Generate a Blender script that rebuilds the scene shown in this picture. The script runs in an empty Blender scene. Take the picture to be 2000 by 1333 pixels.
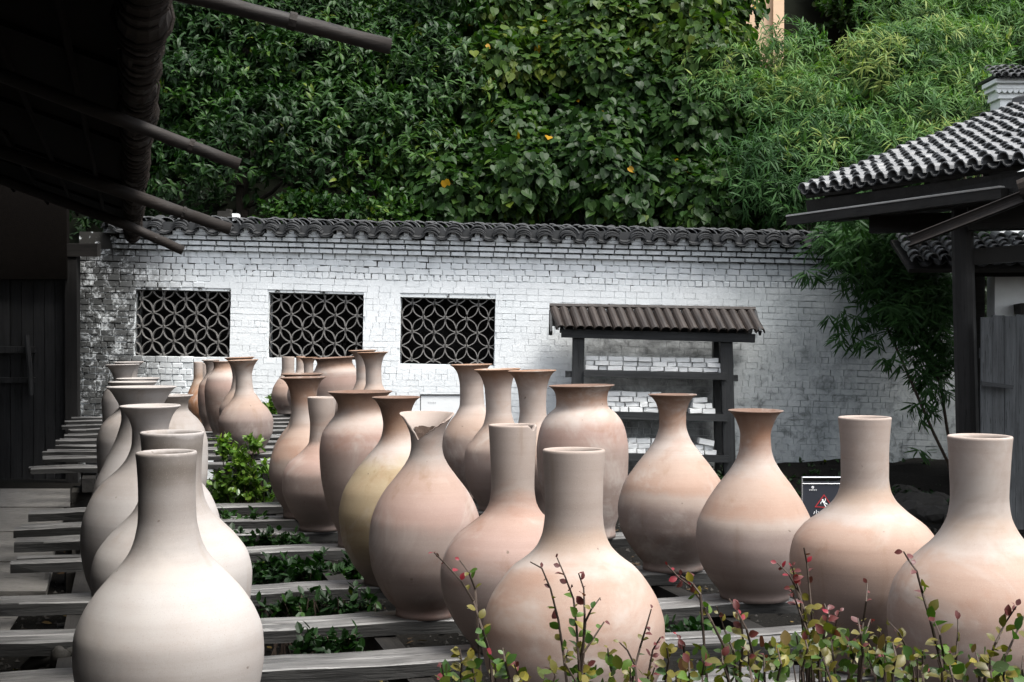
import bpy, bmesh, math, random
import numpy as np
from mathutils import Vector, Matrix, Euler, noise as mnoise

random.seed(7)
RNG = np.random.default_rng(7)
R = math.radians
S = bpy.context.scene
COL = S.collection

# ------------------------------------------------------------------ camera
FOC = 2800.0                     # focal length in pixels of the 2000 px wide photograph
CZ = 2.12                        # eye height above the yard
PITCH = math.atan(26.5 / FOC)    # looking very slightly down
cam_data = bpy.data.cameras.new("camera")
cam_data.sensor_width = 36.0
cam_data.lens = 36.0 * FOC / 2000.0
cam_data.clip_start = 0.05
cam_data.clip_end = 600.0
cam = bpy.data.objects.new("camera", cam_data)
COL.objects.link(cam)
cam.location = (0, 0, CZ)
cam.rotation_euler = (R(90) - PITCH, 0, 0)
S.camera = cam

# ------------------------------------------------------------------ sky, sun, exposure
SUN_EL, SUN_AZ = R(64), R(128)   # azimuth from +Y towards +X
world = bpy.data.worlds.new("World")
S.world = world
world.use_nodes = True
wn = world.node_tree
wn.nodes.clear()
w_out = wn.nodes.new("ShaderNodeOutputWorld")
w_bg = wn.nodes.new("ShaderNodeBackground")
w_sky = wn.nodes.new("ShaderNodeTexSky")
w_sky.sky_type = 'NISHITA'
w_sky.sun_disc = False
w_sky.sun_elevation = SUN_EL
w_sky.sun_rotation = SUN_AZ
w_sky.dust_density = 3.0
w_hs = wn.nodes.new("ShaderNodeHueSaturation")   # a clouded, nearly colourless sky
w_hs.inputs['Saturation'].default_value = 0.3
wn.links.new(w_sky.outputs[0], w_hs.inputs['Color'])
wn.links.new(w_hs.outputs[0], w_bg.inputs['Color'])
wn.links.new(w_bg.outputs[0], w_out.inputs['Surface'])
w_bg.inputs['Strength'].default_value = 0.085

sun_data = bpy.data.lights.new("sun", 'SUN')
sun_data.energy = 1.5
sun_data.angle = R(28)
sun_data.color = (1.0, 0.97, 0.92)
sun = bpy.data.objects.new("sun", sun_data)
COL.objects.link(sun)
sdir = Vector((math.sin(SUN_AZ) * math.cos(SUN_EL), math.cos(SUN_AZ) * math.cos(SUN_EL), math.sin(SUN_EL)))
sun.rotation_euler = sdir.to_track_quat('Z', 'Y').to_euler()
sun.location = (6, -6, 14)

S.view_settings.view_transform = 'Standard'
S.view_settings.look = 'None'
S.view_settings.gamma = 1.0
S.view_settings.use_curve_mapping = False
S.view_settings.exposure = 2.1
S.render.engine = 'CYCLES'
S.cycles.max_bounces = 6
S.cycles.diffuse_bounces = 3
S.cycles.transparent_max_bounces = 4


# ------------------------------------------------------------------ geometry helpers
def P(x, y, d):
    """The point seen at photo pixel (x, y), at distance d along +Y."""
    a = (x - 1000.0) / FOC
    b = -(y - 666.5) / FOC
    fy = math.cos(PITCH) + b * math.sin(PITCH)
    fz = -math.sin(PITCH) + b * math.cos(PITCH)
    k = d / fy
    return Vector((a * k, d, CZ + fz * k))


def UV(u, v, z=0.0):
    """Yard grid: u along the planks, v along the rows of vases."""
    return Vector((0.9659 * u - 0.2588 * v, 0.2588 * u + 0.9659 * v, z))


class MB:
    """Collects shapes and links them as ONE mesh object."""
    def __init__(self):
        self.v, self.f = [], []

    def add(self, verts, faces):
        o = len(self.v)
        self.v += [tuple(p) for p in verts]
        self.f += [tuple(i + o for i in q) for q in faces]
        return self

    def box(self, c, s, rot=None, jit=0.0, taper=None):
        hx, hy, hz = s[0] / 2, s[1] / 2, s[2] / 2
        vs = []
        for z in (-hz, hz):
            for x, y in ((-hx, -hy), (hx, -hy), (hx, hy), (-hx, hy)):
                k = taper if (taper and z > 0) else 1
                p = Vector((x * k, y * k, z))
                if jit:
                    p += Vector((random.uniform(-jit, jit), random.uniform(-jit, jit), random.uniform(-jit, jit)))
                if rot is not None:
                    p = rot @ p
                vs.append(p + Vector(c))
        return self.add(vs, [(3, 2, 1, 0), (4, 5, 6, 7), (0, 1, 5, 4), (1, 2, 6, 5), (2, 3, 7, 6), (3, 0, 4, 7)])

    def tube(self, pts, radii, n=8, caps=True, wob=0.0):
        pts = [Vector(p) for p in pts]
        base = len(self.v)
        up = Vector((0, 0, 1))
        vs, fs = [], []
        ref = None
        for i, p in enumerate(pts):
            t = (pts[min(i + 1, len(pts) - 1)] - pts[max(i - 1, 0)]).normalized()
            if ref is None:
                ref = t.cross(up if abs(t.z) < 0.9 else Vector((1, 0, 0))).normalized()
            a = (ref - t * ref.dot(t)).normalized()
            ref = a
            b = t.cross(a)
            r = radii[i] if hasattr(radii, '__len__') else radii
            for k in range(n):
                an = 2 * math.pi * k / n
                rr = r * (1 + random.uniform(-wob, wob))
                vs.append(p + a * math.cos(an) * rr + b * math.sin(an) * rr)
        for i in range(len(pts) - 1):
            for k in range(n):
                k2 = (k + 1) % n
                fs.append((i * n + k, i * n + k2, (i + 1) * n + k2, (i + 1) * n + k))
        if caps:
            fs.append(tuple(range(n - 1, -1, -1)))
            fs.append(tuple((len(pts) - 1) * n + k for k in range(n)))
        return self.add(vs, fs)

    def mesh(self, name, m, smooth=False):
        me = bpy.data.meshes.new(name)
        me.from_pydata(self.v, [], self.f)
        if isinstance(m, (list, tuple)):
            for q in m:
                me.materials.append(q)
        else:
            me.materials.append(m)
        if smooth:
            me.polygons.foreach_set('use_smooth', [True] * len(me.polygons))
        me.update()
        return me

    def build(self, name, m, parent=None, smooth=False, loc=None):
        return link(name, self.mesh(name, m, smooth), parent, loc)


def link(name, data, parent=None, loc=None, rot=None, scale=None):
    o = bpy.data.objects.new(name, data)
    COL.objects.link(o)
    if parent is not None:
        o.parent = parent
    if loc is not None:
        o.location = loc
    if rot is not None:
        o.rotation_euler = rot
    if scale is not None:
        o.scale = scale if hasattr(scale, '__len__') else (scale,) * 3
    return o


def tag(o, label=None, cat=None, group=None, kind=None):
    if label:
        o['label'] = label
    if cat:
        o['category'] = cat
    if group:
        o['group'] = group
    if kind:
        o['kind'] = kind
    return o


def thing(name, label, cat, loc=(0, 0, 0), rot=None, group=None):
    return tag(link(name, None, None, loc, rot), label, cat, group)


def tri_mesh(name, verts, tris, m, tint=None, smooth=False):
    """Fast triangle mesh from numpy arrays."""
    me = bpy.data.meshes.new(name)
    nv, nt = len(verts), len(tris)
    me.vertices.add(nv)
    me.vertices.foreach_set('co', np.ascontiguousarray(verts, dtype=np.float32).ravel())
    me.loops.add(nt * 3)
    me.loops.foreach_set('vertex_index', np.ascontiguousarray(tris, dtype=np.int32).ravel())
    me.polygons.add(nt)
    me.polygons.foreach_set('loop_start', np.arange(0, nt * 3, 3, dtype=np.int32))
    me.polygons.foreach_set('use_smooth', np.full(nt, bool(smooth)))
    me.materials.append(m)
    me.update(calc_edges=True)
    if tint is not None:
        at = me.attributes.new('tint', 'FLOAT', 'POINT')
        at.data.foreach_set('value', np.ascontiguousarray(tint, dtype=np.float32))
    return me


def unit(a):
    return a / np.maximum(np.linalg.norm(a, axis=-1, keepdims=True), 1e-9)


def stamp(template, tris, pos, ax, nrm, size):
    """Copies of a small template placed with x along ax and z near nrm."""
    ax = unit(ax)
    nrm = nrm - ax * np.sum(ax * nrm, -1, keepdims=True)
    nrm = unit(nrm)
    by = np.cross(nrm, ax)
    size = np.asarray(size)
    if size.ndim == 1:
        size = np.repeat(size[:, None], 3, 1)
    t = template[None] * size[:, None, :]
    v = pos[:, None] + t[..., 0:1] * ax[:, None] + t[..., 1:2] * by[:, None] + t[..., 2:3] * nrm[:, None]
    k = len(template)
    f = tris[None] + (np.arange(len(pos)) * k)[:, None, None]
    return v.reshape(-1, 3), f.reshape(-1, 3)


# ------------------------------------------------------------------ material helpers
class NT:
    def __init__(self, name):
        self.m = bpy.data.materials.new(name)
        self.m.use_nodes = True
        self.t = self.m.node_tree
        self.b = self.t.nodes['Principled BSDF']
        self.out = self.t.nodes['Material Output']
        self.cache = {}

    def n(self, typ, **kw):
        nd = self.t.nodes.new(typ)
        for k, v in kw.items():
            setattr(nd, k, v)
        return nd

    def set(self, sock, v):
        if hasattr(v, 'links') or hasattr(v, 'is_linked'):
            self.t.links.new(v, sock)
        else:
            if sock.type == 'RGBA' and len(v) == 3:
                v = (*v, 1)
            sock.default_value = v

    def coord(self, kind='Object', offset=True):
        key = (kind, offset)
        if key in self.cache:
            return self.cache[key]
        if kind == 'World':
            o = self.n('ShaderNodeNewGeometry').outputs['Position']
        else:
            o = self.n('ShaderNodeTexCoord').outputs[kind]
        if offset:
            oi = self.n('ShaderNodeObjectInfo').outputs['Random']
            k = self.math('MULTIPLY', oi, 37.0)
            va = self.n('ShaderNodeVectorMath', operation='ADD')
            self.set(va.inputs[0], o)
            self.set(va.inputs[1], k)
            o = va.outputs[0]
        self.cache[key] = o
        return o

    def map(self, vec, scale):
        mp = self.n('ShaderNodeMapping')
        self.set(mp.inputs['Vector'], vec)
        mp.inputs['Scale'].default_value = scale
        return mp.outputs[0]

    def noise(self, vec, scale=5, detail=4, rough=0.6, dist=0.0):
        nd = self.n('ShaderNodeTexNoise')
        self.set(nd.inputs['Vector'], vec)
        nd.inputs['Scale'].default_value = scale
        nd.inputs['Detail'].default_value = detail
        nd.inputs['Roughness'].default_value = rough
        nd.inputs['Distortion'].default_value = dist
        return nd.outputs['Fac']

    def math(self, op, a, b=0.0, c=None):
        nd = self.n('ShaderNodeMath', operation=op)
        self.set(nd.inputs[0], a)
        self.set(nd.inputs[1], b)
        if c is not None:
            self.set(nd.inputs[2], c)
        return nd.outputs[0]

    def step(self, v, a, b, lo=0.0, hi=1.0):
        nd = self.n('ShaderNodeMapRange', interpolation_type='SMOOTHSTEP')
        self.set(nd.inputs['Value'], v)
        nd.inputs['From Min'].default_value = a
        nd.inputs['From Max'].default_value = b
        nd.inputs['To Min'].default_value = lo
        nd.inputs['To Max'].default_value = hi
        return nd.outputs[0]

    def mix(self, f, a, b, blend='MIX'):
        nd = self.n('ShaderNodeMix', data_type='RGBA', blend_type=blend)
        self.set(nd.inputs[0], f)
        self.set(nd.inputs[6], a)
        self.set(nd.inputs[7], b)
        return nd.outputs[2]

    def ramp(self, v, stops, interp='LINEAR'):
        nd = self.n('ShaderNodeValToRGB')
        cr = nd.color_ramp
        cr.interpolation = interp
        while len(cr.elements) < len(stops):
            cr.elements.new(0.5)
        for e, (p, c) in zip(cr.elements, stops):
            e.position = p
            e.color = (*c, 1)
        self.set(nd.inputs[0], v)
        return nd.outputs[0]

    def sep(self, vec):
        nd = self.n('ShaderNodeSeparateXYZ')
        self.set(nd.inputs[0], vec)
        return nd.outputs

    def bump(self, h, strength=0.3, dist=0.01):
        nd = self.n('ShaderNodeBump')
        nd.inputs['Strength'].default_value = strength
        nd.inputs['Distance'].default_value = dist
        self.set(nd.inputs['Height'], h)
        self.t.links.new(nd.outputs[0], self.b.inputs['Normal'])

    def done(self, color, rough=0.8, spec=0.3, metal=0.0):
        self.set(self.b.inputs['Base Color'], color)
        self.set(self.b.inputs['Roughness'], rough)
        self.b.inputs['Specular IOR Level'].default_value = spec
        self.b.inputs['Metallic'].default_value = metal
        return self.m


def plain(name, c, rough=0.7, spec=0.3, metal=0.0, var=0.25, scale=12.0, bump=0.15):
    t = NT(name)
    co = t.coord()
    n = t.noise(co, scale, 5)
    t.bump(t.noise(co, scale * 6, 4), bump, 0.004)
    return t.done(t.mix(n, [x * (1 - var) for x in c], [x * (1 + var) for x in c]), rough, spec, metal)


def wood(name, c1, c2, axis=0, rough=0.55, spec=0.4, grain=26.0, bump=0.5):
    t = NT(name)
    co = t.coord()
    sc = [1.0, 1.0, 1.0]
    for i in range(3):
        sc[i] = 0.05 if i == axis else 1.0
    g = t.noise(t.map(co, sc), grain, 6, 0.65, 0.4)
    g2 = t.noise(t.map(co, [s * 1.0 if s < 1 else 1 for s in sc]), grain * 4, 3, 0.6)
    blot = t.noise(co, 2.2, 4, 0.6)
    f = t.math('ADD', t.math('MULTIPLY', g, 0.65), t.math('MULTIPLY', blot, 0.35))
    col = t.ramp(f, [(0.32, c1), (0.68, c2)])
    crack = t.step(g2, 0.30, 0.40)
    col = t.mix(crack, [x * 0.35 for x in c1], col)
    t.bump(t.math('ADD', g, t.math('MULTIPLY', g2, 0.6)), bump, 0.006)
    return t.done(col, t.step(blot, 0.3, 0.7, rough - 0.12, rough + 0.15), spec)


def leafmat(name, cols, rough=0.38, spec=0.45, trans=0.3):
    t = NT(name)
    at = t.n('ShaderNodeAttribute', attribute_name='tint')
    col = t.ramp(at.outputs['Fac'], cols)
    t.done(col, rough, spec)
    tr = t.n('ShaderNodeBsdfTranslucent')
    t.set(tr.inputs['Color'], t.mix(1.0, col, (1.0, 1.25, 0.5), 'MULTIPLY'))
    mx = t.n('ShaderNodeMixShader')
    mx.inputs[0].default_value = trans
    t.t.links.new(t.b.outputs[0], mx.inputs[1])
    t.t.links.new(tr.outputs[0], mx.inputs[2])
    t.t.links.new(mx.outputs[0], t.out.inputs['Surface'])
    return t.m


def make_clay(name, H, stops, stain=0.0, speck=1.0, fire=0.6):
    """Sanded bisque clay: colour bands run round the pot at heights given as fractions of H."""
    t = NT(name)
    co = t.coord('Object', False)
    cr = t.coord('Object', True)
    z = t.sep(co)[2]
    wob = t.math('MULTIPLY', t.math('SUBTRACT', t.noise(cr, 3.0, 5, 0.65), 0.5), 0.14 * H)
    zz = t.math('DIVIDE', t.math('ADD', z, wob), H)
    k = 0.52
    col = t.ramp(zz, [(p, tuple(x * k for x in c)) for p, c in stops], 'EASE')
    n1 = t.noise(cr, 5.0, 4, 0.6)
    col = t.mix(t.math('MULTIPLY', t.step(n1, .3, .7), 0.5), col, t.mix(1.0, col, (0.86, 0.81, 0.78), 'MULTIPLY'))
    thrown = t.noise(t.map(cr, (0.5, 0.5, 26.0)), 1.0, 5, 0.7)
    col = t.mix(t.step(thrown, 0.42, 0.66, 0, 0.22), col, t.mix(1.0, col, (0.72, 0.66, 0.62), 'MULTIPLY'))
    fine = t.noise(cr, 320.0, 2, 0.6)
    col = t.mix(t.step(fine, 0.58, 0.75, 0, 0.34 * speck), col, (0.14, 0.09, 0.065))
    col = t.mix(t.step(fine, 0.42, 0.25, 0, 0.25 * speck), col, (0.46, 0.41, 0.36))
    drip = t.noise(t.map(cr, (9, 9, 0.9)), 1.0, 4, 0.6)
    col = t.mix(t.step(drip, 0.56, 0.76, 0, 0.45 + stain), col, t.mix(1.0, col, (0.72, 0.62, 0.50), 'MULTIPLY'))
    dust = t.noise(cr, 2.1, 5, 0.7, 0.6)
    col = t.mix(t.step(dust, 0.50, 0.68, 0, 0.6), col, (0.36, 0.325, 0.295))
    scorch = t.noise(t.map(cr, (1.6, 1.6, 2.6)), 1.3, 4, 0.65, 0.8)
    col = t.mix(t.step(scorch, 0.52, 0.70, 0, fire), col, t.mix(1.0, col, (0.88, 0.70, 0.61), 'MULTIPLY'))
    spot = t.noise(cr, 22.0, 2, 0.5)
    col = t.mix(t.step(spot, 0.74, 0.775, 0, 0.75), col, (0.12, 0.09, 0.07))
    ring = t.n('ShaderNodeTexWave', wave_type='BANDS', bands_direction='Z')
    t.set(ring.inputs['Vector'], cr)
    ring.inputs['Scale'].default_value = 14.0
    ring.inputs['Distortion'].default_value = 1.5
    ring.inputs['Detail'].default_value = 2.0
    t.bump(t.math('ADD', t.math('MULTIPLY', ring.outputs['Fac'], 0.12), t.math('ADD', fine, t.noise(cr, 60, 3))), 0.10, 0.003)
    return t.done(col, 0.82, 0.25)
# ------------------------------------------------------------------ materials
def ground_mat():
    t = NT('yard_earth')
    co = t.coord('World', False)
    n = t.noise(co, 1.3, 6, 0.65)
    f = t.noise(co, 40, 4, 0.7)
    col = t.mix(n, (0.003, 0.0027, 0.0023), (0.008, 0.0073, 0.006))
    col = t.mix(t.step(f, 0.55, 0.7), col, (0.024, 0.021, 0.017))
    t.bump(t.math('ADD', f, t.math('MULTIPLY', n, 2.0)), 0.6, 0.02)
    return t.done(col, 0.95, 0.08)


def paving_mat():
    t = NT('worn_stone')
    co = t.coord('World', True)
    n = t.noise(co, 1.1, 6, 0.65)
    f = t.noise(t.map(co, (3.0, 22.0, 22.0)), 2.2, 5, 0.65, 0.6)
    col = t.mix(n, (0.12, 0.114, 0.104), (0.25, 0.236, 0.217))
    col = t.mix(t.step(f, 0.45, 0.33), col, (0.04, 0.038, 0.034))
    t.bump(f, 0.7, 0.02)
    return t.done(col, t.step(n, 0.3, 0.7, 0.42, 0.8), 0.4)


def whitewash_mat(name, brickish=True):
    """Lime-washed brick: white where the wash holds, black mould at the shed end, wet grime with painted-in shade at the other end."""
    t = NT(name)
    co = t.coord('World', False)
    x, y, z = t.sep(co)
    cl = t.noise(co, 1.1, 6, 0.65)
    md = t.noise(co, 5.0, 6, 0.72, 0.5)
    fi = t.noise(co, 24.0, 5, 0.7)
    run = t.noise(t.map(co, (5.0, 5.0, 0.6)), 1.0, 5, 0.65)
    col = t.mix(t.step(cl, 0.35, 0.7), (0.75, 0.775, 0.78), (0.68, 0.71, 0.72))
    # wet grime plus painted-in shade towards the bamboo end, in patches
    grime_shade = t.math('MULTIPLY', t.step(x, 1.6, 4.3), t.step(t.math('ADD', t.math('MULTIPLY', cl, 0.6), t.math('MULTIPLY', md, 0.5)), 0.25, 0.85, 0.55, 1.0))
    col = t.mix(t.math('MULTIPLY', grime_shade, 0.88), col, (0.13, 0.155, 0.163))
    blot = t.math('MULTIPLY', t.step(x, 1.6, 4.0, 0.0, 1.0), t.math('MULTIPLY', t.step(md, 0.48, 0.72, 0, .75), t.step(z, 2.5, 0.9, 0.08, 1.0)))
    col = t.mix(blot, col, (0.045, 0.052, 0.05))
    # sooty stain plus painted-in shade under the stand's roof
    soot_shade = t.math('MULTIPLY', t.math('MULTIPLY', t.step(x, 0.7, 1.3), t.step(x, 3.3, 2.6)), t.math('MULTIPLY', t.step(z, 2.5, 2.1), t.step(t.math('ADD', t.math('MULTIPLY', cl, 0.5), t.math('MULTIPLY', md, 0.6)), 0.30, 0.72)))
    col = t.mix(t.math('MULTIPLY', soot_shade, 0.85), col, (0.075, 0.078, 0.078))
    # mould at the shed end
    mould = t.math('MULTIPLY', t.step(x, -4.35, -5.5), t.step(t.math('ADD', t.math('MULTIPLY', md, 0.7), t.math('MULTIPLY', fi, 0.35)), 0.42, 0.53, 0.2, 1))
    col = t.mix(t.math('MULTIPLY', mould, 0.93), col, (0.035, 0.035, 0.032))
    # runs under the coping, general soiling
    top = t.math('MULTIPLY', t.step(z, 2.75, 3.35), t.step(run, 0.46, 0.72))
    col = t.mix(t.math('MULTIPLY', top, 0.55), col, (0.16, 0.165, 0.16))
    soil = t.math('MULTIPLY', t.step(md, 0.60, 0.76), t.step(fi, 0.42, 0.62))
    col = t.mix(t.math('MULTIPLY', soil, 0.55), col, (0.25, 0.25, 0.24))
    pit = t.step(fi, 0.26, 0.18)
    col = t.mix(t.math('MULTIPLY', pit, 0.7), col, (0.12, 0.12, 0.115))
    t.bump(t.math('ADD', t.math('MULTIPLY', md, 1.2), fi), 0.55, 0.008)
    return t.done(col, 0.88, 0.2)


def mortar_mat():
    t = NT('old_mortar')
    co = t.coord('World', False)
    x, y, z = t.sep(co)
    n = t.noise(co, 7.0, 4, 0.7)
    open_ = t.math('ADD', t.step(z, 2.35, 3.15), t.step(x, -4.2, -5.4))
    f = t.step(t.math('ADD', n, t.math('MULTIPLY', open_, 0.11)), 0.565, 0.68)
    grime_shade = t.math('MULTIPLY', t.step(x, 1.6, 4.3), 0.85)  # joints follow the wall's grime and painted-in shade
    base = t.mix(grime_shade, (0.70, 0.73, 0.735), (0.12, 0.14, 0.148))
    col = t.mix(f, base, (0.035, 0.034, 0.031))
    return t.done(col, 0.95, 0.1)


M = {}
M['earth'] = ground_mat()
M['paving'] = paving_mat()
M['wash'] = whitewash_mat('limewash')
M['mortar'] = mortar_mat()
M['white'] = plain('white_paint', (0.72, 0.74, 0.74), 0.85, 0.2, var=0.12, scale=5, bump=0.3)
M['loosebrick'] = plain('white_brick', (0.82, 0.83, 0.82), 0.9, 0.2, var=0.16, scale=14, bump=0.6)
M['tile'] = plain('grey_clay_tile', (0.024, 0.025, 0.026), 0.62, 0.4, var=0.55, scale=9, bump=0.5)
M['tilelight'] = plain('weathered_tile', (0.13, 0.132, 0.134), 0.36, 0.55, var=0.85, scale=13, bump=0.5)
M['cementtile'] = plain('lattice_clay', (0.19, 0.183, 0.173), 0.85, 0.2, var=0.7, scale=9, bump=0.5)
M['litedge'] = plain('painted_lit_edge', (0.34, 0.33, 0.31), 0.4, 0.5, var=0.4, scale=20)  # light on a wet board edge, painted in as colour
M['tube'] = wood('brown_bamboo', (0.009, 0.007, 0.006), (0.036, 0.026, 0.021), 1, 0.5, 0.4, 20)
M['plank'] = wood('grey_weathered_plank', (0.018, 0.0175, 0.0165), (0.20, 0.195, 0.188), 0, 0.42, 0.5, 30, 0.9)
M['plankshade'] = wood('shaded_plank_side', (0.006, 0.006, 0.0055), (0.034, 0.033, 0.031), 0, 0.7, 0.3, 30, 0.8)  # darker copy of the plank wood: shade painted on the sides
M['darkwood'] = wood('dark_old_timber', (0.005, 0.0045, 0.004), (0.018, 0.016, 0.014), 0, 0.7, 0.3, 18)
M['darkwoodz'] = wood('dark_upright_timber', (0.0055, 0.005, 0.0048), (0.018, 0.0168, 0.016), 2, 0.65, 0.3, 18)
M['rackwood'] = wood('charcoal_timber', (0.009, 0.0095, 0.010), (0.032, 0.034, 0.036), 0, 0.6, 0.35, 22)
M['rackwoodz'] = wood('charcoal_post', (0.009, 0.0095, 0.010), (0.032, 0.034, 0.036), 2, 0.6, 0.35, 22)
M['gatewood'] = wood('grey_gate_board', (0.02, 0.021, 0.022), (0.10, 0.106, 0.11), 2, 0.7, 0.3, 26, 0.7)
M['doorwood'] = wood('dark_door_board', (0.007, 0.007, 0.0075), (0.028, 0.028, 0.029), 2, 0.65, 0.3, 24, 0.6)
M['polewood'] = wood('brown_pole', (0.0055, 0.0042, 0.0033), (0.019, 0.0142, 0.0115), 0, 0.75, 0.3, 14, 0.5)
M['thatch'] = plain('dark_bark_roof', (0.004, 0.0032, 0.0027), 0.95, 0.05, var=0.5, scale=14, bump=0.8)
M['bark'] = plain('rolled_bark', (0.020, 0.016, 0.0135), 0.85, 0.15, var=0.5, scale=16, bump=0.9)
M['stone'] = plain('dark_stone', (0.022, 0.020, 0.017), 0.8, 0.3, var=0.55, scale=6, bump=0.8)
M['brownstone'] = plain('brown_stump', (0.05, 0.035, 0.022), 0.8, 0.3, var=0.55, scale=7, bump=0.8)
M['twig'] = plain('twig_bark', (0.05, 0.035, 0.026), 0.7, 0.3, var=0.4, scale=30)
M['trunk'] = plain('tree_bark', (0.04, 0.034, 0.027), 0.85, 0.2, var=0.5, scale=9, bump=0.8)
M['culm'] = plain('bamboo_culm', (0.09, 0.075, 0.042), 0.5, 0.4, var=0.4, scale=10)
M['hill'] = plain('leaf_litter_slope', (0.004, 0.005, 0.0028), 0.95, 0.05, var=0.6, scale=3)
M['steel'] = plain('bright_steel', (0.78, 0.78, 0.78), 0.22, 0.5, 0.9, 0.05, 20, 0.02)
M['signdark'] = plain('charcoal_sign_face', (0.022, 0.024, 0.032), 0.4, 0.4, var=0.12, scale=20, bump=0.03)
M['signwhite'] = plain('white_print', (0.8, 0.8, 0.8), 0.6, 0.2, var=0.03, bump=0.0)
M['signred'] = plain('red_print', (0.35, 0.03, 0.035), 0.6, 0.2, var=0.05, bump=0.0)
M['signgrey'] = plain('pale_grey_print', (0.45, 0.45, 0.45), 0.6, 0.2, var=0.05, bump=0.0)
M['tan'] = plain('tan_render', (0.66, 0.47, 0.32), 0.9, 0.15, var=0.14, scale=4, bump=0.3)
M['dirt'] = plain('dry_dirt', (0.07, 0.05, 0.04), 0.95, 0.1, var=0.6, scale=30, bump=0.9)

# ------------------------------------------------------------------ ground, slope behind the wall
def sheet(name, x0, x1, y0, y1, nx, ny, zf, m):
    vs, fs = [], []
    for j in range(ny + 1):
        for i in range(nx + 1):
            x = x0 + (x1 - x0) * i / nx
            y = y0 + (y1 - y0) * j / ny
            vs.append((x, y, zf(x, y)))
    for j in range(ny):
        for i in range(nx):
            a = j * (nx + 1) + i
            fs.append((a, a + 1, a + nx + 2, a + nx + 1))
    o = MB().add(vs, fs).build(name, m, smooth=True)
    tag(o, kind='structure')
    return o


def hz(x, y):
    return mnoise.noise(Vector((x * 0.6, y * 0.6, 3.1)))


sheet('ground', -150, 150, -60, 250, 62, 62, lambda x, y: 0.0, M['earth'])
sheet('hill', -30, 34, 21.6, 62, 50, 40,
      lambda x, y: -0.3 + min((y - 21.6) * 1.05, 9.5 + (y - 31) * 0.28) + 0.35 * hz(x, y), M['hill'])

# raised paving of stone laid on edge, at the left by the shed door
pav = MB()
for s, (px0, py0, px1, py1) in enumerate([(-420, 950, 136, 985), (-420, 985, 118, 1030), (-420, 1030, 100, 1085), (-420, 1085, 88, 1140)]):
    d0, d1 = 2.0 * 2800 / (py0 - 640 + 2), 2.0 * 2800 / (py1 - 640 + 2)
    q = [P(px0, 640, d1), P(px1, 640, d1), P(px1 + (136 - px1) * 0.3, 640, d0), P(px0, 640, d0)]
    top = 0.10 - 0.012 * s
    vs = [(p.x, p.y + (0.006 if i > 1 else 0), zz) for zz in (-0.05, top) for i, p in enumerate(q)]
    pav.add(vs, [(3, 2, 1, 0), (4, 5, 6, 7), (0, 1, 5, 4), (1, 2, 6, 5), (2, 3, 7, 6), (3, 0, 4, 7)])
tag(pav.build('pavement', M['paving']), kind='structure')
path = MB()
path.add([(-9, 4.5, 0.02), (-2.3, 4.5, 0.02), (-4.2, 13.2, 0.02), (-10, 13.2, 0.02)], [(0, 1, 2, 3)])
tag(path.build('path', M['paving']), kind='structure')

# ------------------------------------------------------------------ the whitewashed wall
WD = 20.0
TH = 0.022            # the wall runs very slightly downhill to the right
wall = thing('brick_wall', 'long whitewashed brick wall with tiled coping and three round-patterned openings', 'wall', (0, WD, 0), (0, TH, 0))


def WL(x, y):
    p = P(x, y, WD)
    return (p.x * math.cos(TH) - p.z * math.sin(TH), p.x * math.sin(TH) + p.z * math.cos(TH))


A0 = WL(150, 700)[0]
A1 = WL(1885, 700)[0]
H_PAN = WL(1000, 474)[1]         # underside of the coping
ROWH = 0.0865
H_A = WL(1000, 504)[1]           # underside of the stepped courses
wins = []
for cx, cy in ((356.5, 633), (616, 639), (873.5, 648)):
    a, h = WL(cx, cy)
    wins.append((a - 0.665, a + 0.665, h - 0.47, h + 0.47))
zb = min(w[2] for w in wins)
# core with openings
core = MB()
xs = [A0]
for w in wins:
    xs += [w[0], w[1]]
xs.append(A1)
TOPH = H_PAN + 0.02
for i in range(len(xs) - 1):
    a, b = xs[i], xs[i + 1]
    if i % 2 == 0:
        segs = [(-0.4, TOPH)]
    else:
        w = wins[i // 2]
        segs = [(-0.4, w[2]), (w[3], TOPH)]
    for lo, hi in segs:
        core.box(((a + b) / 2, 0.19, (lo + hi) / 2), (b - a, 0.36, hi - lo))
core.build('masonry', M['mortar'], wall)

# brick template: flat back, chamfered and slightly crooked face
def brick_template(cx=0.93, cz=0.86, yb=-0.36):
    v, f = [], []
    for z in (-.5, .5):
        for x in (-.5, .5):
            v.append((x, 0.5, z))
    for z in (-.5, .5):
        for x in (-.5, .5):
            v.append((x, yb, z))
    for z in (-.5, .5):
        for x in (-.5, .5):
            v.append((x * cx, -0.5, z * cz))
    q = []
    for a, b in ((0, 4), (4, 8)):
        q += [(a, a + 1, b + 1, b), (a + 1, a + 3, b + 3, b + 1), (a + 3, a + 2, b + 2, b + 3), (a + 2, a, b, b + 2)]
    q.append((8, 9, 11, 10))
    for a, b, c, d in q:
        f += [(a, b, c), (a, c, d)]
    return np.array(v, float), np.array(f)


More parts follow.
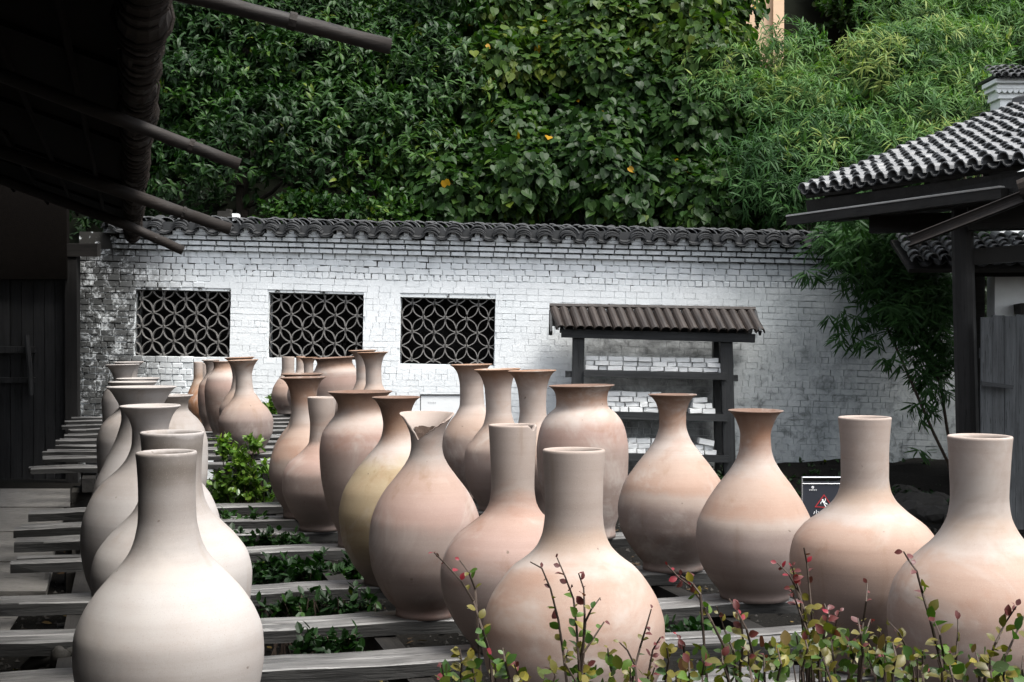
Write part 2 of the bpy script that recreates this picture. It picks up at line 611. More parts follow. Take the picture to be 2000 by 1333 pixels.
BT, BF = brick_template()
BT2, _ = brick_template(0.99, 0.975, -0.485)
single, joined, flatb = [], [], []          # (a, y, h, length, height, depth)
LB = 0.178
hh = H_A - ROWH
row = 0
while hh > 0.0:
    a = A0 - random.uniform(0, LB)
    while a < A1:
        L = LB * random.uniform(0.86, 1.08)
        if row % 4 == 3:
            L *= 0.55
        a0, a1 = max(a, A0), min(a + L, A1)
        a += L
        c = (a0 + a1) / 2
        if a1 - a0 < 0.05:
            continue
        parts = [(a0, a1)]
        for w in wins:
            if hh + ROWH * 0.7 > w[2] and hh + ROWH * 0.3 < w[3]:
                out = []
                for p0, p1 in parts:
                    if p1 <= w[0] or p0 >= w[1]:
                        out.append((p0, p1))
                    else:
                        if p0 < w[0] - 0.03:
                            out.append((p0, w[0]))
                        if p1 > w[1] + 0.03:
                            out.append((w[1], p1))
                parts = out
        for p0, p1 in parts:
            rough_zone = row < 4 or p0 < -4.4
            g = random.uniform(0.006, 0.018) if rough_zone else (random.uniform(0.0, 0.0015) if random.random() < .5 else random.uniform(.004, .011))
            proud = random.uniform(-0.004, 0.010) if rough_zone else random.uniform(0.0, 0.0022)
            if rough_zone and random.random() < 0.0:
                continue
            gh = random.uniform(0.004, 0.014) if rough_zone else (random.uniform(0.0, 0.001) if random.random() < .55 else random.uniform(.003, .010))
            rec = ((p0 + p1) / 2, 0.0365 - proud, hh + ROWH / 2 + 0.007 * math.sin(p0 * 1.7 + row * .4) + random.uniform(-.003, .003) * rough_zone, (p1 - p0) - g, ROWH - gh, 0.075)
            (single if (row < 2 and A0 + 0.6 < p0) else (joined if rough_zone else flatb)).append(rec)
    hh -= ROWH
    row += 1
CORB = []
for k, (y0, y1, pr) in enumerate(((494.5, 504, 0.035), (484, 493.5, 0.07), (474, 483, 0.105))):
    hb, ht = WL(1000, y1)[1], WL(1000, y0)[1]
    a = A0 + 0.62 - random.uniform(0, 0.15)
    while a < A1 - 0.8:
        L = 0.205 * random.uniform(0.9, 1.12)
        CORB.append((a + L / 2, 0.03 - pr + random.uniform(-0.006, 0.006), (hb + ht) / 2, L - random.uniform(0.008, 0.018), (ht - hb) - 0.012, 0.12))
        a += L
single = (CORB + single)
brick_meshes = []
for k in range(8):
    v = BT + RNG.uniform(-0.03, 0.03, BT.shape) * np.array([0.7, 0.5, 1.6])
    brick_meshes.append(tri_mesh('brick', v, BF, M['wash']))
joined += single[300:]
n_rough = len(joined)
for a, y, h, L, hgt, dep in single[:300]:
    link('brick', random.choice(brick_meshes), wall, (a, y, h), (0, random.uniform(-0.012, 0.012), 0), (L, dep, hgt))
def brick_mass(rows, tmpl, jit):
    J = np.array(rows)
    n = len(J)
    v, f = stamp(tmpl, BF, J[:, :3], np.tile([1.0, 0, 0], (n, 1)), np.tile([0, 0, 1.0], (n, 1)), np.stack([J[:, 3], J[:, 5], J[:, 4]], 1))
    return v + RNG.normal(0, jit, v.shape), f


v1, f1 = brick_mass(joined, BT, 0.0022)
v2, f2 = brick_mass(flatb, BT2, 0.0007)
vv, ff = np.concatenate([v1, v2]), np.concatenate([f1, f2 + len(v1)])
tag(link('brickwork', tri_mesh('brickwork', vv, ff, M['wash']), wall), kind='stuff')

# coping of grey tiles
def shell(rad, length, a0, a1, th, n=6, rad2=None):
    """A curved roof tile: an arc of radius rad, running along y."""
    rad2 = rad2 or rad
    v, f = [], []
    for j, y in enumerate((-length / 2, length / 2)):
        rr = rad if j == 0 else rad2
        for r in (rr, rr - th):
            for k in range(n + 1):
                an = a0 + (a1 - a0) * k / n
                v.append((math.cos(an) * r, y, math.sin(an) * r))
    m = n + 1
    for k in range(n):
        f.append((k, k + 1, 2 * m + k + 1, 2 * m + k))
        f.append((m + k, 3 * m + k, 3 * m + k + 1, m + k + 1))
        f.append((k, m + k, m + k + 1, k + 1))
        f.append((2 * m + k, 2 * m + k + 1, 3 * m + k + 1, 3 * m + k))
    f.append((0, 2 * m, 3 * m, m))
    f.append((n, m + n, 3 * m + n, 2 * m + n))
    return v, f


cap_mesh = MB().add(*shell(0.115, 0.2, R(22), R(158), 0.016)).mesh('tile', M['tile'])
pan_mesh = MB().add(*shell(0.125, 0.22, R(205), R(335), 0.014)).mesh('tile', M['tile'])
plate_mesh = MB().add(*shell(0.16, 0.17, R(50), R(130), 0.013, 4)).mesh('tile', M['tilelight'])
NC = 0
aa = A0 + 0.45
slope = R(14)
up = MB()
plugs = MB()
while aa < A1 - 0.9:
    a = aa + random.uniform(-0.02, 0.02)
    for k in range(3):
        link('tile', cap_mesh, wall, (a + random.uniform(-.012, .012), -0.13 + 0.03 * k, H_PAN + 0.045 + 0.027 * k + random.uniform(-.005, .005)),
             (slope * 0.8, random.uniform(-.09, .09), random.uniform(-.05, .05)), (1, 1, 0.8))
    for k in range(2):
        link('tile', pan_mesh, wall, (a + 0.16 + random.uniform(-.012, .012), -0.15 + 0.03 * k, H_PAN + 0.112 + 0.022 * k + random.uniform(-.004, .004)),
             (slope * 0.8, random.uniform(-.07, .07), random.uniform(-.05, .05)), (1, 1, 0.75))
    plugs.box((a, -0.115, H_PAN + 0.085), (0.075, 0.1, 0.075), jit=0.008)
    plugs.box((a, -0.09, H_PAN + 0.025), (0.17, 0.12, 0.05), jit=0.008)
    for k in range(2):
        yy = 0.02 + 0.1 * k
        hh = H_PAN + 0.10 + (yy + 0.1) * math.tan(slope)
        v, f = shell(0.115, 0.2, R(22), R(158), 0.016)
        rot = Euler((slope, random.uniform(-.08, .08), random.uniform(-.05, .05))).to_matrix()
        up.add([rot @ Vector(p) + Vector((a + random.uniform(-.01, .01), yy, hh)) for p in v], f)
        v, f = shell(0.12, 0.2, R(205), R(335), 0.016)
        up.add([rot @ Vector(p) + Vector((a + 0.16, yy, hh + 0.06)) for p in v], f)
    aa += 0.318
tag(up.build('roof_tiles', M['tile'], wall), kind='stuff')
plugs.build('mortar_plugs', M['wash'], wall)
# ridge: thin tiles leaning on each other like books
aa = A0 + 0.35
H_R = WL(1000, 438)[1]
k = 0
bed = MB()
while aa < A1 - 0.75:
    wide = aa < A0 + 1.8
    st = random.uniform(0.058, 0.074) * (1.8 if wide else 1.0)
    drop = 0.012 * (aa / 6.0)
    o = link('tile', plate_mesh, wall, (aa, 0.16 + random.uniform(-.03, .03), H_R - drop - 0.155 + random.uniform(-.012, .012) + (0.0 if not wide else random.uniform(-.03, .03))),
             (random.uniform(-.06, .06), R(random.uniform(22, 34)) * (0.55 if wide else 1), random.uniform(-.12, .12)), (1, 2.2, 1))
    aa += st
    k += 1
bed.box(((A0 + A1) / 2 - 0.2, 0.2, H_PAN + 0.1), (A1 - A0 - 1.1, 0.5, 0.16))
bed.build('coping_bed', M['tile'], wall)
# lump of mortar and a white block on the ridge near the shed end
a, h = WL(437, 412)
lump = MB().box((a, 0.15, h - 0.06), (0.15, 0.2, 0.12), jit=0.03).box((a + 0.04, 0.15, h - 0.02), (0.08, 0.1, 0.08), jit=0.02)
lump.build('rubble', M['stone'], wall)
a, h = WL(460, 421)
MB().box((a, 0.04, h - .03), (0.075, 0.14, 0.085), jit=0.012).build('white_block', M['loosebrick'], wall)

# three openings with a lattice of curved tiles
def lattice(w, k):
    win = link('lattice_window', None, wall, ((w[0] + w[1]) / 2, 0.08, w[2]))
    W2, HH = (w[1] - w[0]) / 2, w[3] - w[2]
    sx, sz = 0.305, 0.196
    ox, oz = (0.02, 0.06)[k % 2] + 0.05 * k, 0.03 + 0.02 * k
    fr = MB()
    for sgn in (-1, 1):
        fr.box((sgn * (W2 + 0.008), 0.13, HH / 2), (0.03, 0.3, HH), jit=0.003)
    fr.box((0, 0.13, HH + 0.008), (2 * W2 - 0.03, 0.3, 0.03), jit=0.003)
    fr.box((0, 0.13, -0.008), (2 * W2 - 0.03, 0.3, 0.03), jit=0.003)
    fr.build('reveal', M['wash'], win)
    nodes = []
    knots = MB()
    for r in range(-1, 7):
        for c in range(-5, 6):
            x = ox + c * sx + (0.5 * sx if r % 2 else 0) + random.uniform(-.008, .008)
            z = oz + r * sz + random.uniform(-.006, .006)
            nodes.append((x, z, r, c))
    byk = {(r, c): (x, z) for x, z, r, c in nodes}
    for (r, c), (x, z) in byk.items():
        if abs(x) < W2 - 0.02 and 0.02 < z < HH - 0.02:
            knots.box((x, 0.02, z), (0.052, 0.06, 0.045), Euler((0, random.uniform(0, 1.5), 0)).to_matrix(), jit=0.008)
        for dc in (0, 1):
            c2 = c + (dc if r % 2 else dc - 1)
            q = byk.get((r + 1, c2))
            if not q:
                continue
            p0, p1 = Vector((x, 0, z)), Vector((q[0], 0, q[1]))
            d = (p1 - p0)
            side = Vector((-d.z, 0, d.x)).normalized()
            for sg in (-1, 1):
                bul = d.length * random.uniform(0.20, 0.235)
                pts = []
                N = 7
                for i in range(N + 1):
                    t_ = i / N
                    p = p0 + d * t_ + side * sg * bul * (4 * t_ * (1 - t_)) * (0.9 + 0.1 * math.sin(math.pi * t_))
                    pts.append(p)
                pts = [p for p in pts if abs(p.x) <= W2 + 0.002 and -0.002 <= p.z <= HH + 0.002]
                if len(pts) < 3:
                    continue
                th, dp = 0.0068, 0.038
                mb = MB()
                vs, fs = [], []
                for i, p in enumerate(pts):
                    tn = (pts[min(i + 1, len(pts) - 1)] - pts[max(i - 1, 0)]).normalized()
                    nm = Vector((-tn.z, 0, tn.x))
                    for s1, s2 in ((-1, -1), (1, -1), (1, 1), (-1, 1)):
                        vs.append(p + nm * th * s1 * 0.9 + Vector((0, dp * s2 + 0.02, 0)))
                for i in range(len(pts) - 1):
                    for e in range(4):
                        e2 = (e + 1) % 4
                        fs.append((i * 4 + e, i * 4 + e2, i * 4 + 4 + e2, i * 4 + 4 + e))
                fs.append((0, 3, 2, 1))
                m_ = (len(pts) - 1) * 4
                fs.append((m_, m_ + 1, m_ + 2, m_ + 3))
                mb.add(vs, fs).build('tile', M['cementtile'], win)
    knots.build('mortar_joints', M['cementtile'], win)


for k, w in enumerate(wins):
    lattice(w, k)

# added dark boarding and roof that keep the lattice openings black
lean = thing('dark_backing', 'added dark timber backing that keeps the lattice openings of the white wall black', 'shed', (-2.6, 21.2, 0))
MB().box((0, 0.1, 1.45), (7.4, 0.06, 3.1)).build('back_boarding', M['darkwood'], lean)
MB().box((0, -0.3, 3.02), (7.4, 1.1, 0.05), Euler((R(-8), 0, 0)).to_matrix()).build('roof', M['darkwood'], lean)
fw = 0
for r in range(9):
    for c in range(15):
        x = -3.22 + c * 0.075 + (0.03 if r % 2 else 0)
        z = 1.62 + r * 0.062
        if random.random() < 0.45 or x > -2.25 and r > 6:
            continue
        q = MB().box((0, 0, 0), (random.uniform(.05, .075), 0.35, random.uniform(.03, .055)), Euler((0, random.uniform(-.3, .3), 0)).to_matrix(), jit=0.006)
        o = q.build('firewood', M['polewood'], None, loc=(x + 0.2, 20.95, z))
        tag(o, 'split log in the firewood stack behind the middle lattice opening', 'firewood', 'split logs stacked behind the lattice')
        fw += 1
shelf_b = MB().box((0, 0, 0), (1.5, 0.4, 0.05)).box((-0.7, 0, -0.8), (0.06, 0.3, 1.55)).box((0.7, 0, -0.8), (0.06, 0.3, 1.55))
tag(shelf_b.build('log_shelf', M['darkwood'], None, loc=(-2.5, 20.95, 1.565)), 'dark timber stand under the firewood behind the middle lattice', 'stand')
# ------------------------------------------------------------------ tiled-canopy stand with white bricks
SD = 19.25
stand = thing('display_stand', 'charcoal timber shelf stand under a little brown half-pipe roof against the white wall', 'shelf stand', (P(1270, 640, SD).x, SD, 0))
so = stand.location


def SP(x, y, dy=0.0):
    p = P(x, y, SD)
    return Vector((p.x - so.x, dy, p.z))


def rail(name, x0, y0, x1, y1, hpx, dep, dy, m, jit=0.004):
    """A horizontal member whose top edge runs (x0,y0)-(x1,y1) in the photo."""
    a, b = SP(x0, y0, dy), SP(x1, y1, dy)
    hgt = hpx / FOC * SD
    d = b - a
    rot = Euler((0, -math.atan2(d.z, d.x), 0)).to_matrix()
    c = (a + b) / 2 - rot @ Vector((0, 0, hgt / 2))
    q = MB().box((0, 0, 0), (d.length, dep, hgt), jit=jit)
    return link(name, q.mesh(name, m), stand, c, rot.to_euler())


def spost(x0, x1, xb0, xb1, ytop, dy, dep=0.16):
    a, b = SP(x0, ytop, dy), SP(x1, ytop, dy)
    c, d = SP(xb0, 930, dy), SP(xb1, 930, dy)
    c.z = d.z = 0.0
    o3 = Vector((0, dep, 0))
    q = MB().add([c, d, d + o3, c + o3, a, b, b + o3, a + o3],
                 [(3, 2, 1, 0), (4, 5, 6, 7), (0, 1, 5, 4), (1, 2, 6, 5), (2, 3, 7, 6), (3, 0, 4, 7)])
    return q.build('post', M['rackwoodz'], stand)


spost(1119, 1142, 1112, 1136, 657, 0.0)
spost(1407, 1431, 1416, 1438, 661, 0.0)
spost(1122, 1143, 1117, 1139, 657, 0.42)
spost(1402, 1420, 1408, 1428, 661, 0.42)
for (x0, y0, x1, y1, hp) in ((1140, 723, 1418, 729, 13), (1137, 803, 1420, 809, 14), (1134, 884, 1423, 890, 14)):
    rail('shelf_rail', x0, y0, x1, y1, hp, 0.07, -0.01, M['rackwood'])
    rail('shelf_board', x0 + 2, y0 + 1, x1 - 2, y1 + 1, 4, 0.36, 0.22, M['rackwood'])
rail('tenon', 1104, 725, 1118, 725, 12, 0.06, 0.05, M['rackwood'])
rail('tenon', 1432, 733, 1442, 733, 12, 0.06, 0.05, M['rackwood'])
rail('beam', 1096, 643, 1474, 653, 17, 0.12, 0.0, M['rackwood'])
rail('beam', 1096, 636, 1474, 645, 15, 0.10, 0.42, M['rackwood'])
rail('purlin', 1082, 604, 1478, 612, 9, 0.08, 0.21, M['rackwood'])
# ridge pole and half-pipe canopy tiles on both slopes
a, b = SP(1074, 597, 0.22), SP(1481, 604, 0.22)
MB().tube([a, (a + b) / 2, b], 0.033, 8).build('ridge_pole', M['tube'], stand, smooth=False)
cm = MB().add(*shell(0.068, 0.46, R(-8), R(188), 0.013, 7)).mesh('canopy_tile', M['tube'])
cp = MB().add(*shell(0.06, 0.49, R(200), R(340), 0.012, 5)).mesh('canopy_tile', M['tube'])
for i in range(22):
    t = (i + 0.5) / 22
    top = a.lerp(b, t) + Vector((0, 0, -0.055))
    for sgn in (-1, 1):
        ln, dz = (0.42, 0.27)
        low = top + Vector((0.075 if sgn < 0 else 0.0, sgn * 0.36, -0.255))
        mid = (top + low) / 2
        d = (low - top)
        # tile local -y points down the slope
        q = (-d).to_track_quat('Y', 'Z')
        link('canopy_tile', cm, stand, mid + Vector((random.uniform(-.006, .006), 0, -0.005)), q.to_euler(), (random.uniform(.92, 1.05), 1, 1))
for ux in (1076, 1480):
    p = SP(ux, 606, 0.21)
    g = MB()
    for sgn in (-1, 1):
        rot = Euler((R(34) * sgn * -1, 0, 0)).to_matrix()
        g.box(p + Vector((0, sgn * 0.21, -0.17)), (0.03, 0.5, 0.07), Euler((R(-34) * sgn, 0, 0)).to_matrix(), jit=.004)
    g.build('gable_board', M['rackwood'], stand)

# the white bricks: each is a thing of its own
def loose_brick_mesh():
    v = BT.copy()
    v = v + RNG.uniform(-0.05, 0.05, v.shape) * np.array([0.5, 0.5, 1.3])
    return tri_mesh('white_brick', v, BF, M['loosebrick'])


LBM = [loose_brick_mesh() for _ in range(7)]
SHELF_WORD = {0: 'top', 1: 'middle', 2: 'bottom'}


def loose(shelf, x0, x1, yb, yt, crooked=0.0, label=None, course=0):
    p0, p1 = P(x0, yb, SD + 0.12), P(x1, yt, SD + 0.12)
    o = link('white_brick', random.choice(LBM), None, ((p0.x + p1.x) / 2, SD + 0.17 + random.uniform(-.02, .03), (p0.z + p1.z) / 2),
             (0, crooked, random.uniform(-.05, .05)), (abs(p1.x - p0.x) - 0.006, 0.17, abs(p1.z - p0.z) - 0.004))
    w = SHELF_WORD[shelf]
    crs = ('lowest', 'second', 'third', 'fourth')[course]
    tag(o, label or 'white loose brick in the %s course on the %s shelf of the roofed stand' % (crs, w), 'brick',
        'white bricks, %s course of the %s shelf' % (crs, w))


for c in range(3):
    x = 1142.0 + (0, 2, 0)[c]
    while x < 1404:
        L = random.choice((27, 28, 30, 17, 18, 29))
        L = min(L, 1412 - x)
        yb = 723 - 9.3 * c + (x - 1142) * 0.021
        loose(0, x, x + L - 0.6, yb, yb - 9.1, random.uniform(-.02, .05), None, c)
        x += L
for c in range(4):
    for (xa, xb, cmax) in ((1150, 1292, 4), (1345, 1392, 2)):
        if c >= cmax:
            continue
        x = xa + (0, 6, 2, 9)[c]
        while x < xb - 8:
            L = random.choice((26, 28, 30, 18, 17))
            L = min(L, xb + random.choice((0, 6)) - x)
            yb = 803.5 - 10.0 * c + (x - 1142) * 0.021
            loose(1, x, x + L - 0.6, yb, yb - 9.9, random.uniform(-.06, .08), None, c)
            x += L
loose(1, 1352, 1381, 787, 777, -.05, 'tilted white brick lying topmost at the right end of the middle shelf')
for c in range(3):
    for (xa, xb, cmax) in ((1150, 1300, 3), (1350, 1400, 2)):
        if c >= cmax:
            continue
        x = xa + (0, 8, 3)[c]
        while x < xb - 8:
            L = random.choice((25, 28, 30, 18, 17))
            L = min(L, xb + random.choice((0, 5)) - x)
            yb = 884.5 - 10.0 * c + (x - 1142) * 0.021
            loose(2, x, x + L - 0.6, yb, yb - 9.9, random.uniform(-.06, .08), None, c)
            x += L
loose(2, 1363, 1395, 869, 858, .2, 'tilted white brick lying topmost at the right end of the bottom shelf')

# ------------------------------------------------------------------ left shed: bark roof, poles, door wall
EZ = 1.2                          # eave height above the eye
e0 = P(315, 0, 5.25)
shed = thing('pottery_shed', 'dark open shed with bark roof, rolled eave and projecting poles at the left', 'shed', (-5.5, 12, 0))
sl = shed.location
EA = Vector((0.46, -1.5, CZ + EZ + 0.03))
EB = Vector((-5.08, 19.2, CZ + EZ + 0.03))
eu = Vector((-0.966, -0.259, 0.378)).normalized()   # up the roof, away from the yard
row_d = (EB - EA).normalized()
rn = row_d.cross(eu).normalized()
if rn.z < 0:
    rn = -rn
# roof sheets of bark: overlapping strips, each its own piece
nst = 14
for i in range(nst):
    for j in range(7):
        s0, s1 = -0.04 + j * 1.05, 1.12 + j * 1.05
        t0, t1 = i / nst - 0.004, (i + 1) / nst + 0.006
        q = []
        for t in (t0, t1):
            for s in (s0, s1):
                q.append(EA.lerp(EB, t) + eu * s + rn * (0.045 * (j + 1) + 0.03 * (i % 2) - (0.045 if s == s1 else 0)))
        vs = [p - sl for p in q] + [p - sl + rn * 0.05 for p in q]
        MB().add(vs, [(0, 1, 3, 2), (4, 6, 7, 5), (0, 4, 5, 1), (2, 3, 7, 6), (0, 2, 6, 4), (1, 5, 7, 3)]).build('roof_sheet', M['thatch'], shed)
# thin battens under the sheets, parallel to the eave
for s in (0.35, 0.75, 1.15, 1.6, 2.1, 2.7):
    MB().tube([EA + eu * s - rn * 0.005 - sl, EA.lerp(EB, .5) + eu * s - rn * 0.012 - sl, EB + eu * s - rn * 0.005 - sl], 0.020, 6).build('batten', M['thatch'], shed)
# rolled bark along the eave, wrapped and uneven
pts, rad = [], []
N = 220
for i in range(N + 1):
    t = i / N
    p = EA.lerp(EB, t) + Vector((0, 0, 0.012 * math.sin(t * 31) + 0.016 * math.sin(t * 12.3)))
    pts.append(p - sl)
    rad.append(0.086 + 0.010 * math.sin(t * 43) + 0.006 * math.sin(t * 151) + (0.008 if i % 3 == 0 else 0) + random.uniform(-.004, .004))
roll = MB().tube(pts, rad, 14, wob=0.05).build('eave_roll', M['bark'], shed)
for i in range(3, N, 2):
    p, q = Vector(pts[i]), Vector(pts[i + 1])
    d = (q - p).normalized()
    a_, b_ = d.cross(Vector((0, 0, 1))).normalized(), None
    b_ = d.cross(a_)
    ring = []
    ph = random.uniform(0, 6)
    for k in range(13):
        an = ph + k / 12 * math.pi * 1.7
        ring.append(p + (a_ * math.cos(an) + b_ * math.sin(an)) * (rad[i] + 0.007) + d * (0.035 * k / 12))
    MB().tube(ring, random.uniform(0.006, 0.012), 5).build('binding', M['bark'], roll)
# rafter poles that stick out past the eave
for (xa, ya, xc, yc, xb, yb, dc, r0) in ((120, -75, 355, -12, 762, 92, 4.6, .027), (0, 146, 268, 247, 468, 322, 7.44, .034),
                                         (0, 296, 258, 382, 450, 448, 11.2, .048), (0, 350, 246, 440, 358, 490, 14.6, .05)):
    du = lambda px, d0=dc, c=xc: d0
    def on(px, py):
        # on the pole: walk along the rafter direction until the pixel column matches
        s = 0.0
        c0 = P(xc, yc, dc)
        lo, hi = -4.0, 4.0
        for _ in range(50):
            mid = (lo + hi) / 2
            X, Y = c0.x + 0.966 * mid, c0.y + 0.259 * mid
            if X / Y * FOC + 1000 < px:
                lo = mid
            else:
                hi = mid
        return P(px, py, c0.y + 0.259 * lo)
    A_, C_, B_ = on(xa, ya), on(xc, yc), on(xb, yb)
    far = A_ + (A_ - C_).normalized() * 2.6
    ps = [far, A_, C_]
    for k in range(1, 7):
        q = C_.lerp(B_, k / 6) + Vector((0, 0, 0.0012 * math.sin(k * 2.1)))
        ps.append(q)
    rr = [r0 * 1.15, r0 * 1.1, r0 * 1.05] + [r0 * (1.0 + 0.015 * math.sin(k * 3.0)) for k in range(6)]
    o = MB().tube([p - sl for p in ps], rr, 9, wob=0.05).build('pole', M['polewood'], shed, smooth=True)
    kn = C_.lerp(B_, 0.52) - sl
    dd = (B_ - C_).normalized()
    MB().tube([kn - dd * 0.012, kn + dd * 0.012], r0 * 1.16, 9, wob=0.06).build('knot', M['polewood'], o)
# end wall above the door, door, posts further back
MB().box((-7.55 - sl.x, 19.55 - sl.y, 3.45), (3.0, 0.12, 1.35)).build('end_wall', M['thatch'], shed)
bw = MB()
q = []
for nn in (0.0, 0.15):
    for base_ in (EA, EB):
        w_ = base_ + eu * 7.2 + Vector((-nn, 0, 0)) - sl
        q += [Vector((w_.x, w_.y, 0)), Vector((w_.x, w_.y, w_.z + .1))]
bw.add(q, [(0, 1, 3, 2), (4, 6, 7, 5), (0, 2, 6, 4), (1, 5, 7, 3), (0, 4, 5, 1), (2, 3, 7, 6)])
light_block = MB()
q = []
for nn in (0.0, 0.12):
    for s in (0.25, 7.2):
        w_ = EA + eu * s + Vector((0, -nn - .1, 0)) - sl
        q += [Vector((w_.x, w_.y, 0)), Vector((w_.x, w_.y, w_.z - .05))]
light_block.add(q, [(0, 1, 3, 2), (4, 6, 7, 5), (0, 2, 6, 4), (1, 5, 7, 3), (0, 4, 5, 1), (2, 3, 7, 6)])
light_block.build('end_wall', M['darkwoodz'], shed)  # unseen near end, added behind the camera to darken the left vases
bw.build('rear_wall', M['darkwoodz'], shed)  # unseen; lengthened and raised to keep sky light off the left vases
for yy in (8.5, 13.6):
    MB().tube([(-0.26 * yy - 2.3 - sl.x, yy - sl.y, 0), (-0.26 * yy - 2.3 - sl.x, yy - sl.y, 3.9)], 0.09, 9).build('post', M['darkwoodz'], shed)
DD = 19.62
door = link('door', None, shed, Vector((P(60, 700, DD).x, DD, 0)) - sl)
do = Vector((P(60, 700, DD).x, DD, 0))
DX = [-170, -146, -122, -98, -74, -50, -26, -3, 20, 43, 66, 88, 108, 128]
for i in range(len(DX) - 1):
    x0, x1 = P(DX[i] + 1.2, 700, DD).x, P(DX[i + 1], 700, DD).x
    zt = P(0, 498, DD).z
    m = M['doorwood']
    MB().box(((x0 + x1) / 2 - do.x, random.uniform(-.012, .008), zt / 2 + 0.02), (x1 - x0, 0.045, zt - 0.04 + random.uniform(-.02, .0)), jit=0.003).build('plank', m, door)
for (px0, px1, y0, y1) in ((-160, 70, 677, 690), (-160, 70, 738, 748)):
    p0, p1 = P(px0, y0, DD - .04), P(px1, y1, DD - .04)
    MB().box(((p0.x + p1.x) / 2 - do.x, -0.06, (p0.z + p1.z) / 2), (p1.x - p0.x, 0.06, p0.z - p1.z), jit=.004).build('batten', M['doorwood'], door)
p0, p1 = P(54, 655, DD - .08), P(63, 772, DD - .08)
MB().tube([(p0.x - do.x, -0.12, p0.z), ((p0.x + p1.x) / 2 - do.x + .01, -0.12, (p0.z + p1.z) / 2), (p1.x - do.x, -0.12, p1.z)], 0.035, 7, wob=.08).build('latch_bar', M['doorwood'], door)
p0 = P(138, 700, DD)
MB().box((p0.x + 0.035 - do.x, -0.03, 1.62), (0.17, 0.14, 3.24), jit=.006).build('door_jamb', M['darkwoodz'], door)
p0 = P(60, 492, DD)
MB().box((-0.6, -0.04, p0.z + 0.02), (3.1, 0.16, 0.18), jit=.006).build('lintel', M['darkwood'], door)

# ------------------------------------------------------------------ right pavilion roof
pav_ = thing('tiled_pavilion', 'open timber pavilion with grey tiled roof and dark post at the right edge', 'pavilion', (5.2, 14.0, 0))
po = pav_.location
E1 = Vector((3.34, 16.6, 3.62))
ed = Vector((0.41, -0.912, 0.0)).normalized()
usl = Vector((0.912, 0.41, 0.36)).normalized()
pn = ed.cross(usl).normalized()
if pn.z < 0:
    pn = -pn
fr_ = Matrix((ed, usl, pn)).transposed()            # local x along eave, y up-slope, z out of the roof
pe = fr_.to_euler()
LEN, UPL = 5.2, 3.5
tile_c = MB().add(*shell(0.082, 0.22, R(-5), R(185), 0.013, 6, 0.066)).mesh('tile', M['tilelight'])
tile_p = MB().add(*shell(0.095, 0.21, R(200), R(340), 0.013, 5)).mesh('tile', M['tile'])
cand = []
rest, pans = MB(), MB()
ncol, nrow = int(LEN / 0.2), int(UPL / 0.15)
for c in range(ncol):
    for r in range(nrow):
        p = E1 + ed * (0.1 + c * 0.2) + usl * (0.08 + r * 0.15) + pn * (0.070 + random.uniform(-.010, .010)) + ed * random.uniform(-.012, .012)
        rot = (fr_ @ Euler((R(-13) + random.uniform(-.07, .07), random.uniform(-.1, .1), random.uniform(-.09, .09))).to_matrix())
        px = 1000 + p.x / p.y * FOC
        vis = px < 2010
        cand.append((0 if vis else 1, p.y, p, rot, c, r))
        if r < 2 and vis:
            pp = E1 + ed * (0.2 + c * 0.2) + usl * (0.05 + r * 0.15) + pn * 0.10
            link('tile', tile_p, pav_, pp - po, rot.to_euler())
        else:
            v, f = shell(0.095, 0.21, R(200), R(340), 0.013, 4)
            pp = E1 + ed * (0.2 + c * 0.2) + usl * (0.05 + r * 0.15) + pn * 0.085
            pans.add([rot @ Vector(q) + pp - po for q in v], f)
cand.sort(key=lambda k: (k[0], k[1]))
npan = len([1 for o in pav_.children])
for i, (vis, d, p, rot, c, r) in enumerate(cand):
    if i < 262:
        link('tile', tile_c, pav_, p - po, rot.to_euler(), (random.uniform(.95, 1.06), 1, random.uniform(.9, 1.1)))
    else:
        v, f = shell(0.082, 0.22, R(-5), R(185), 0.013, 5, 0.066)
        rest.add([rot @ Vector(q) + p - po for q in v], f)
tag(rest.build('roof_tiles', M['tilelight'], pav_), kind='stuff')
tag(pans.build('valley_tiles', M['tile'], pav_), kind='stuff')


def slab(name, s0, s1, u0, u1, n0, n1, m):
    q = []
    for nn in (n0, n1):
        for s, u in ((s0, u0), (s1, u0), (s1, u1), (s0, u1)):
            q.append(E1 + ed * s + usl * u + pn * nn - po)
    return MB().add(q, [(3, 2, 1, 0), (4, 5, 6, 7), (0, 1, 5, 4), (1, 2, 6, 5), (2, 3, 7, 6), (3, 0, 4, 7)]).build(name, m, pav_)


slab('roof_deck', 0.02, LEN, 0.06, UPL, -0.03, 0.02, M['darkwood'])
for k in range(6):
    slab('rafter', 0.3 + k * 0.85, 0.38 + k * 0.85, 0.1, UPL, -0.13, -0.034, M['darkwood'])
# far slope of the roof, beyond the ridge
R1 = E1 + usl * UPL
us2 = Vector((0.912, 0.41, -0.36)).normalized()
q = []
for nn in (0.0, 0.08):
    for s, u in ((0.02, 0.01), (LEN, 0.01), (LEN, 2.6), (0.02, 2.6)):
        q.append(R1 + ed * s + us2 * u + Vector((0, 0, nn)) - po)
MB().add(q, [(3, 2, 1, 0), (4, 5, 6, 7), (0, 1, 5, 4), (1, 2, 6, 5), (2, 3, 7, 6), (3, 0, 4, 7)]).build('rear_slope', M['tile'], pav_)
MB().tube([R1 + pn * 0.1 - po, R1 + ed * LEN + pn * 0.1 - po], 0.11, 8).build('ridge', M['tile'], pav_)
# eave board; light on its wet top edge painted as a pale strip
ga, gb = P(1543, 424, 16.9), P(1962, 368, 13.62)
gd = (gb - ga)


